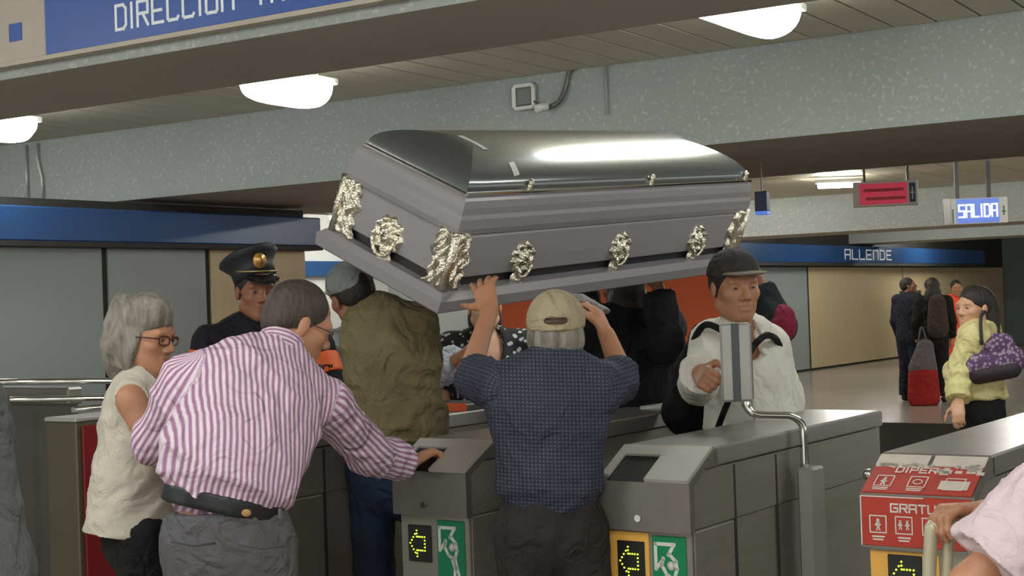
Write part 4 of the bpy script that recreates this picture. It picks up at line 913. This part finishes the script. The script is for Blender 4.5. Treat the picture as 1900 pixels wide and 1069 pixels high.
S = SDF(0.006); S.ell(W(0.012, 0.100, 0.128), (0.030, 0.012, 0.034), R); S.ell(W(0.012, 0.107, 0.130), (0.017, 0.010, 0.020), R, 0.002)
o = p.part('cap_badge', S, mat('badge_gold', (0.62, 0.36, 0.12), 0.35, 0.8, 0.15, 60), 0.004, disp=wisps(0.002, 160, 3, (1, 1, 1))); o.parent = cap
p.tubes('cap_braid', [W(0.09*math.sin(a), -0.010+0.112*math.cos(a), 0.084) for a in np.linspace(-1.3, 1.3, 14)], 0.004, mat('braid_gold', (0.5, 0.38, 0.16), 0.4, 0.7, 0), parent=cap)
p.short_hair(HAIRD, 0.002)
S = SDF(0.004); S.ell(p.J['chest']+p.J['bf']*0.16+np.array([0.02, 0, 0.06]), (0.022, 0.012, 0.022)); p.part('chest_badge', S, M_CHROME, 0.005)
# ---------------------------------------------------------------- olive shirt bearer
J = stand(-0.47, 5.62, 12, 1.84)
J.update(pelvis=P(738, 850, 5.6), waist=P(738, 790, 5.6), chest=P(725, 660, 5.6), neck=P(692, 578, 5.62), head=P(652, 548, 5.66), fwd=np.array([-0.55, 0.80, -0.10]), up=np.array([-0.32, -0.05, 0.95]), shL=P(676, 612, 5.6), shR=P(776, 600, 5.62),
         elL=P(672, 670, 5.86), wrL=P(700, 600, 5.95), elR=P(790, 660, 5.88), wrR=P(790, 585, 5.92))
p = Person(J, 'casket bearer in an olive green shirt seen from behind', skin=SKIN4, body=dict(wc=0.145, ww=0.14, wp=0.14))
OLV = fab('cloth_olive', (124, 114, 82), 0.8, 0.10)
p.shirt(OLV, 0.022, 1.2, hem=P(738, 812, 5.6), body=dict(wc=0.150, ww=0.150, wp=0.155, fl=1.2, sh=0.050), fold=0.011, seed=31, freq=8, h=0.010, bf=(0.8, 0.8, 1.5))
p.trousers(fab('cloth_jeans_navy', (44, 54, 76), var=0.15), 0.012, top=P(738, 806, 5.6)); p.shoes(); p.collar(OLV, 0.068, 0.03)
p.short_hair(HAIRD, 0.002); p.ball_cap(fab('cap_grey', (128, 132, 132)), True, brimm=fab('cap_light_edge', (190, 190, 184)))
# ---------------------------------------------------------------- beige cap bearer
J = stand(0.12, 4.5, 3, 1.6)
J.update(pelvis=P(1022, 965, 4.5), waist=P(1022, 890, 4.5), chest=P(1022, 765, 4.5), neck=P(1028, 668, 4.52), head=P(1032, 618, 4.56), fwd=np.array([0.03, 1.0, 0.10]), up=np.array([0, -0.10, 1.0]), shL=P(930, 718, 4.5), shR=P(1115, 714, 4.5),
         elL=P(870, 698, 4.70), wrL=P(908, 578, 4.97), elR=P(1156, 700, 4.64), wrR=P(1126, 622, 4.74), hipL=P(970, 985, 4.5), hipR=P(1075, 985, 4.5))
legs_to(J, 0.12, 4.5, 3)
p = Person(J, 'casket bearer in a beige cap and dark checked shirt seen from behind', skin=SKIN2, hf=0.0045, eyes=HAIRG, body=dict(wp=0.115, ww=0.125, wc=0.15),
           hands=[dict(q='L', d=P(893, 515, 5.08)-P(908, 580, 4.97), palm=(0.15, 0.9, 0.2), thumb=(-1, 0, 0.1), curl=0.14, spread=0.3, tcurl=0.1, sc=1.08), dict(q='R', d=P(1104, 572, 4.80)-P(1126, 622, 4.74), palm=(-0.7, 0.5, 0.1), thumb=(-0.3, -0.6, 0.4), curl=0.45)])
CHK = pattern_mat('shirt_navy_check', 'check', srgb(54, 56, 68), srgb(86, 90, 104), 86.0, 86.0, width=0.5); crease(CHK, 8.0, 0.9)
p.shirt(CHK, 0.020, 0.86, hem=P(1022, 905, 4.5), body=dict(wp=0.148, ww=0.148, wc=0.172, fl=1.3, sh=0.055), uv=True, fold=0.010, seed=41, freq=8, h=0.010, capw=0.012, ar=(0.058, 0.056, 0.05), bf=(1.2, 1.2, 0.8)); p.collar(CHK, 0.066, 0.03)
p.trousers(fab('cloth_charcoal_jeans', (52, 50, 50), var=0.12), 0.012, top=P(1022, 900, 4.5), w=0.140, r=(0.082, 0.064, 0.056)); p.shoes()
for x0 in (968, 1060): p.tubes('pocket_seam', [P(x0-28, 965, 4.35), P(x0-26, 1030, 4.35), P(x0, 1045, 4.345), P(x0+26, 1030, 4.35), P(x0+28, 965, 4.35)], 0.0025, mat('seam_dark', srgb(38, 37, 37), 0.9))
p.hair(HAIRG, [((0, -0.035, 0.0), (0.086, 0.086, 0.075)), ((0, -0.055, -0.03), (0.080, 0.056, 0.045))], [((0, 0.075, -0.03), (0.11, 0.085, 0.11)), ((0, -0.06, -0.115), (0.12, 0.10, 0.045))], amp=0.010, freq=70, seed=4)
cap = p.ball_cap(fab('cap_beige', (176, 162, 132)), True, back_hole=True, z0=0.018, big=1.03)
setp(p.tubes('cap_strap', [p.W(0.045*math.sin(a)*1.0, -0.015-0.108*math.cos(a*0.55), 0.027) for a in np.linspace(-1.1, 1.1, 9)], 0.006, MATS['cap_beige'], parent=cap))
S = SDF(0.01); S.cone(P(1078, 556, 4.95), P(1112, 574, 4.95), 0.05, 0.042, 0.01, ((0.3, 0.3, 0.9), 4.5)); S.cone(P(1072, 580, 4.93), P(1104, 592, 4.93), 0.03, 0.03, 0.01, ((0.3, 0.2, 0.93), 5))
o = part(None, 'folded_cloth', S, fab('cloth_pale_grey', (172, 168, 166)), 0.006, disp=folds(0.004, 20, 5)); setp(o, 'pale grey folded cloth in the raised right hand of the beige cap man', 'cloth')
# ---------------------------------------------------------------- white shirt man facing the camera
PW = lambda x, y, d: P(x, y, d+0.13)
J = stand(0.87, 5.65, 172, 1.72)
J.update(head=PW(1364, 532, 5.42), neck=PW(1371, 606, 5.50), chest=PW(1384, 695, 5.52), waist=PW(1392, 800, 5.52), pelvis=PW(1393, 860, 5.52), fwd=np.array([0.22, -0.97, -0.06]), up=np.array([-0.04, 0, 1]), shR=PW(1318, 634, 5.44), shL=PW(1428, 638, 5.58),
         elR=PW(1296, 712, 5.22), wrR=PW(1300, 692, 5.00), elL=PW(1458, 740, 5.68), wrL=PW(1440, 830, 5.58))
p = Person(J, 'man in a white shirt and dark cap facing the camera, fist forward', skin=SKIN, sc=1.10, hf=0.0045, jaw=1.08, nose=1.03, body=dict(wc=0.14, ww=0.14, wp=0.14, fl=1.15),
           hands=[dict(q='R', d=(0.02, -1, -0.12), palm=(0.75, 0.1, -0.5), thumb=(0.3, 0, 1.0), curl=0.95, tcurl=1.0, sc=1.1)])
WSH = fab('cloth_white_shirt', (222, 218, 204), 0.8, 0.03, cr=0.5)
p.shirt(WSH, 0.020, 1.9, hem=PW(1392, 862, 5.52), extra=lambda S: S.ell(J['neck']+np.array([0.02, -0.085, -0.045]), (0.05, 0.07, 0.085), None, 0.01, True), body=dict(wc=0.150, ww=0.152, wp=0.155, fl=1.15, sh=0.055), fold=0.009, seed=51, freq=9, h=0.009, ar=(0.060, 0.056, 0.046), capw=0.012)
S = SDF(0.008)
for sx, e in ((-1, 0.0), (1, 0.0)): S.cone(J['neck']+p.R[:, 0]*0.060*sx+np.array([0, 0.0, 0.025]), J['neck']+p.R[:, 0]*0.048*sx+p.R[:, 1]*0.115+np.array([0, 0, -0.085]), 0.030, 0.026, 0.006, (p.R[:, 0]*0.6*sx+p.R[:, 2]*0.5+p.R[:, 1]*0.5, 2.2))
p.part('shirt_collar', S, WSH, 0.007)
p.tubes('placket', [PW(1387, 650, 5.345), PW(1394, 720, 5.335), PW(1402, 800, 5.345)], 0.005, WSH)
p.trousers(BLACKF); p.shoes(); p.short_hair(HAIRD, 0.002)
p.ball_cap(fab('cap_charcoal', (62, 58, 54)), True, brimm=fab('cap_brim_brown', (124, 112, 98)), z0=0.040, big=1.0)
t = empty('backpack', PW(1290, 780, 5.72), 0, 'black backpack worn by the man in the white shirt', 'backpack')
BAG = fab('nylon_black', (26, 26, 27)); o_ = np.array(t.location)
S = SDF(0.05); S.cone(PW(1312, 630, 5.70), PW(1285, 760, 5.72), 0.075, 0.105, 0.05, ((0.3, 1, 0), 1.3)); S.cone(PW(1300, 700, 5.74), PW(1380, 720, 5.76), 0.11, 0.12, 0.06); S.cone(PW(1262, 770, 5.70), PW(1335, 790, 5.72), 0.075, 0.09, 0.05)
o = part(t, 'pack', S, BAG, 0.012, disp=folds(0.008, 10, 9)); o.data.transform(Matrix.Translation(-Vector(o_)))
def strap(pts, r=0.013):
    pts = bez(pts, 6); MB().tube([q-o_ for q in pts], r, 8).build('strap', BAG, t)
strap([PW(1292, 690, 5.56), PW(1284, 645, 5.42), PW(1306, 604, 5.33), PW(1338, 612, 5.25), PW(1366, 632, 5.23), PW(1378, 660, 5.24)]); strap([PW(1388, 660, 5.24), PW(1400, 640, 5.25), PW(1424, 622, 5.32), PW(1446, 640, 5.48), PW(1456, 700, 5.60)]); strap([PW(1372, 700, 5.30), PW(1345, 760, 5.28), PW(1330, 800, 5.36)], 0.012)
# ---------------------------------------------------------------- bearers and onlookers behind the casket
J = stand(0.52, 6.75, -25, 1.74); J.update(elR=P(1236, 640, 6.50), wrR=P(1222, 540, 6.55), elL=P(1085, 640, 6.8), wrL=P(1085, 540, 6.9))
p = Person(J, 'bearer in black clothes with raised arms against the orange board', skin=SKIN4, eyes=False); p.shirt(BLACKF, 0.04, 1.98, seed=61, body=dict(wp=0.20, ww=0.20, wc=0.20, sh=0.08)); p.trousers(BLACKF); p.shoes(); p.hair(HAIRD, [((0, -0.025, 0.045), (0.10, 0.115, 0.09)), ((0, -0.06, -0.07), (0.10, 0.075, 0.11))], [((0, 0.11, -0.03), (0.09, 0.075, 0.09))], h=0.01)
J = stand(-0.14, 7.25, 178, 1.66)
p = Person(J, 'woman in a black dotted low-necked top beneath the casket', skin=SKIN3, sc=0.98, hf=0.006); DOT = dots_mat('cloth_black_white_dots', srgb(30, 30, 32), srgb(200, 200, 196), 34, 0.30)
S = SDF(0.04); torso(S, J, 0.016, hem=J['pelvis'], wc=0.172, ww=0.155, fl=1.3)
for q in 'RL': arm(S, J, q, 0.014, (0.056, 0.05, 0.04), 0.75)
S.ell(J['neck']+np.array([0.0, -0.10, -0.05]), (0.085, 0.11, 0.16), None, 0.01, True); p.part('top', S, DOT, 0.012); p.trousers(BLACKF); p.shoes()
p.hair(HAIRD, [((0, -0.03, 0.05), (0.09, 0.105, 0.085)), ((0, -0.07, -0.06), (0.09, 0.06, 0.12))], [((0, 0.105, -0.03), (0.085, 0.075, 0.085))], h=0.01)
J = stand(-0.74, 7.0, 150, 1.70); J.update(elL=P(800, 700, 6.75), wrL=P(858, 662, 6.60), shL=P(760, 640, 6.85))
p = Person(J, 'person in a light grey shirt behind the olive shirt bearer, sleeve reaching right', skin=SKIN, hf=0.006); LG = fab('cloth_light_grey', (186, 190, 196)); p.shirt(LG, 0.02, 1.8, seed=71, capw=0.03); p.trousers(BLACKF); p.shoes(); p.short_hair(HAIRG, 0.004, 0.02)
J = stand(1.02, 6.35, -30, 1.56); J.update(shR=P(1412, 565, 6.2), elR=P(1446, 606, 6.05), wrR=P(1410, 530, 6.15))
p = Person(J, 'bearer in a dark jacket with magenta sleeve behind the white shirt man', skin=SKIN4, eyes=False); DJ = fab('jacket_dark_green', (38, 44, 42)); p.shirt(DJ, 0.03, 1.9, name='jacket', seed=81); p.trousers(BLACKF); p.shoes(); p.short_hair(HAIRD)
S = SDF(0.01); S.cone(P(1450, 590, 6.04), P(1450, 608, 6.02), 0.058, 0.062, 0.01, capa=False); o = p.part('sleeve_patch', S, fab('cloth_magenta', (128, 34, 62)), 0.01); o['label'] = 'magenta elbow patch'
# ---------------------------------------------------------------- foreground figures cut by the frame
J = stand(-1.50, 3.05, 60, 1.70); J.update(shR=P(-62, 770, 3.0), elR=P(-8, 1050, 2.98), wrR=P(10, 1290, 3.05), shL=P(-300, 760, 3.2), elL=P(-340, 1050, 3.3), chest=P(-180, 850, 3.1), neck=P(-180, 700, 3.1), head=P(-180, 590, 3.1))
p = Person(J, 'person in a dark grey coat cut off by the left edge', skin=SKIN, eyes=False); GC = fab('coat_dark_grey', (92, 92, 92)); p.shirt(GC, 0.03, 1.9, name='coat', seed=91, hem=J['hipR']*0.5+J['hipL']*0.5-np.array([0, 0, 0.1])); p.trousers(BLACKF); p.shoes(); p.short_hair(HAIRD)
J = stand(1.42, 3.25, -70, 1.58); J.update(shL=P(1968, 900, 3.16), elL=P(1798, 1085, 3.14), wrL=P(1790, 1300, 3.30), shR=P(2010, 880, 3.55), elR=P(1950, 1060, 3.56), wrR=P(1832, 948, 3.49))
p = Person(J, 'person in a pale pink shirt at the lower right, cut by the frame', skin=SKIN2, hf=0.0042, eyes=False,
           hands=[dict(q='R', d=P(1762, 946, 3.45)-P(1832, 948, 3.49), palm=(-0.1, -0.2, -1), thumb=(-0.3, -1, 0), curl=0.58, sc=1.15, tcurl=0.5)])
PK = fab('cloth_pale_pink', (230, 206, 212), 0.8, 0.03, cr=0.6); p.shirt(PK, 0.028, 0.80, seed=101, fold=0.010, capw=0.018, h=0.009, ar=(0.072, 0.066, 0.05)); p.trousers(BLACKF); p.shoes(); p.short_hair(HAIRD)
t = empty('crutch', P(1742, 1010, 3.45)*np.array([1, 1, 0]), 0, 'pale beige crutch handle gripped beside the red turnstile', 'crutch'); o_ = np.array(t.location)
CR = mat('crutch_beige', srgb(196, 188, 160), 0.35, 0.1, 0.04)
MB().tube([q-o_ for q in bez([P(1724, 1068, 3.45)*np.array([1, 1, 0])+np.array([0, 0, 0.03]), P(1725, 1200, 3.45), P(1727, 1000, 3.45), P(1733, 978, 3.45), P(1752, 968, 3.45), P(1800, 972, 3.47)], 8)], 0.0165, 12).build('outer_tube', CR, t)
MB().tube([q-o_ for q in bez([P(1756, 1068, 3.45)*np.array([1, 1, 0])+np.array([0, 0, 0.03]), P(1757, 1200, 3.45), P(1759, 1020, 3.45), P(1765, 1000, 3.45), P(1782, 988, 3.45), P(1806, 984, 3.47)], 8)], 0.0135, 12).build('inner_tube', CR, t)
for x in (1724, 1756): MB().lathe([(0.022, 0), (0.022, 0.05), (0.017, 0.06)], P(x, 1068, 3.45)*np.array([1, 1, 0])-o_, 14).build('rubber_foot', M_BLACK, t)
# ---------------------------------------------------------------- the far hall
q_ = P(1815, 600, 8.2); J = stand(q_[0], 8.2, -62, 1.58); J.update(head=P(1806, 572, 8.15), fwd=np.array([-0.80, -0.45, 0.05]), elL=P(1778, 690, 8.05), wrL=P(1778, 745, 7.95))
p = Person(J, 'woman in a pale yellow jacket with a purple shoulder bag', skin=SKIN3, sc=1.0, hf=0.006); YJ = fab('jacket_pale_yellow', (226, 212, 150), 0.55); p.shirt(YJ, 0.036, 1.95, name='jacket', seed=111, fold=0.010, freq=12, h=0.011, hem=J['pelvis']+np.array([0, 0, 0.05])); p.trousers(BLACKF, 0.012); p.shoes(); p.collar(YJ, 0.07, 0.03)
p.hair(HAIRD, [((0, -0.025, 0.045), (0.088, 0.105, 0.088)), ((0, -0.085, -0.06), (0.09, 0.07, 0.15)), ((0.0, -0.125, -0.20), (0.085, 0.06, 0.13)), ((0, -0.15, -0.32), (0.055, 0.045, 0.10))], [((0, 0.10, -0.035), (0.095, 0.075, 0.085))], h=0.008)
o_ = P(1845, 655, 8.0); t = empty('shoulder_bag', o_, 0, 'purple patterned shoulder bag with dark base on the yellow jacket woman', 'bag')
S = SDF(0.03); S.cone(P(1812, 680, 8.0), P(1878, 668, 8.0), 0.075, 0.075, 0.03, ((0, 1, 0), 1.3)); S.cone(P(1838, 640, 8.0), P(1862, 638, 8.0), 0.06, 0.06, 0.04, ((0, 1, 0), 1.4)); PUR = dots_mat('bag_purple_print', srgb(92, 64, 100), srgb(160, 138, 156), 48, 0.42)
o = part(t, 'bag_body', S, PUR, 0.010); o.data.transform(Matrix.Translation(-Vector(o_)))
S = SDF(0.02); S.cone(P(1815, 695, 7.99), P(1876, 684, 7.99), 0.055, 0.055, 0.02, ((0, 1, 0), 0.95)); o = part(t, 'bag_base', S, mat('bag_base_brown', srgb(48, 36, 42), 0.6, 0, 0.05), 0.010); o.data.transform(Matrix.Translation(-Vector(o_)))
MB().tube([np.asarray(q)-o_ for q in bez([P(1822, 640, 7.95), P(1820, 590, 7.98), P(1832, 580, 8.12), P(1850, 610, 8.12), P(1866, 645, 8.02)], 6)], 0.010, 8).build('bag_strap', mat('strap_dark', srgb(50, 44, 40), 0.6), t)
F = dict(h=0.018, hf=0.010, eyes=False)
q_ = P(1692, 745, 20.3); J = stand(q_[0], 20.3, 60, 1.74); J.update(fwd=np.array([0.9, -0.3, 0.25])); p = Person(J, 'officer in a dark uniform standing in the far hall', skin=SKIN4, **F); p.shirt(NAVY, 0.03, 1.9, h=0.018); p.trousers(NAVY, 0.03); p.shoes(); p.short_hair(HAIRD)
q_ = P(1738, 745, 20.0); J = stand(q_[0], 20.0, 10, 1.70); p = Person(J, 'long haired woman seen from behind with a backpack in the far hall', skin=SKIN3, **F); p.shirt(BLACKF, 0.03, 1.9, h=0.018); p.trousers(BLACKF, 0.015); p.shoes()
p.hair(HAIRD, [((0, -0.025, 0.045), (0.105, 0.12, 0.10)), ((0.0, -0.09, -0.12), (0.12, 0.07, 0.17))], [((0, 0.11, -0.03), (0.09, 0.075, 0.09))], h=0.015)
o_ = J['chest']-np.array([0, 0.2, 0.06]); t = empty('backpack', o_, 0, 'brown backpack on the long haired woman in the far hall', 'backpack')
S = SDF(0.04); S.cone((0, 0, -0.18), (0, 0, 0.16), 0.15, 0.12, 0.04, ((0, 1, 0), 1.6)); part(t, 'pack', S, fab('nylon_brown', (70, 58, 52)), 0.016); MB().tube([(-0.1, 0.03, 0.18), (-0.1, 0.1, 0.26), (-0.1, 0.2, 0.24)], 0.014, 8).build('strap', BAG, t); MB().tube([(0.1, 0.03, 0.18), (0.1, 0.1, 0.26), (0.1, 0.2, 0.24)], 0.014, 8).build('strap', BAG, t)
q_ = P(1782, 745, 20.9); J = stand(q_[0], 20.9, 185, 1.68); p = Person(J, 'person in an orange vest behind the long haired woman in the far hall', skin=SKIN, **F); p.shirt(mat('vest_orange', srgb(250, 84, 44), 0.6, 0, 0.05), 0.035, 0.4, name='vest', h=0.018, hem=J['hipR']-np.array([0, 0, 0.35])); p.trousers(BLACKF); p.shoes(); p.short_hair(HAIRD)
o_ = P(1714, 725, 19.6)*np.array([1, 1, 0]); t = empty('carrier_bag', o_, 0, 'red and clear carrier bag standing beside the long haired woman', 'bag')
S = SDF(0.04); S.cone((0, 0, 0.12), (0, 0, 0.42), 0.22, 0.20, 0.04, ((0, 1, 0), 1.7)); S.cut((0, 0, 0.005), (0, 0, -1)); part(t, 'red_bag', S, fab('bag_red', (160, 42, 40)), 0.02)
S = SDF(0.04); S.cone((0, 0, 0.5), (0.04, 0, 0.78), 0.20, 0.12, 0.04, ((0, 1, 0), 1.8)); part(t, 'grey_top', S, fab('bag_grey', (104, 100, 102)), 0.02)
MB().tube(bez([(-0.05, 0, 0.85), (0, 0, 1.05), (0.07, 0, 0.86)]), 0.012, 8).build('bag_handle', fab('bag_grey', (104, 100, 102)), t)
# small things lying on the turnstile ends
pt = toW(-3.10, 5.34, 1.09)
setp(MB().add([(0, 0, 0), (0.12, 0.01, 0), (0.11, 0.09, 0), (-0.01, 0.08, 0), (0.0, 0, 0.004), (0.12, 0.01, 0.022), (0.11, 0.09, 0.02), (-0.01, 0.08, 0.006)], [(3,2,1,0),(4,5,6,7),(0,1,5,4),(1,2,6,5),(2,3,7,6),(3,0,4,7)]).build('folded_paper', M_WHITE, None, pt, -0.2), 'white folded paper on the rear of a turnstile before the black clothes', 'paper')
t = empty('ticket_tray', toW(-3.98, 5.22, 1.09), GATE_A, 'orange edged ticket tray on a turnstile behind the olive shirt bearer', 'tray')
MB().box(-0.14, 0.14, -0.12, 0.10, 0.0, 0.03, 0.004).build('tray', M_STEELD, t); MB().box(-0.145, 0.145, -0.13, -0.12, 0.0, 0.034, 0.002).build('orange_edge', OBAND, t)
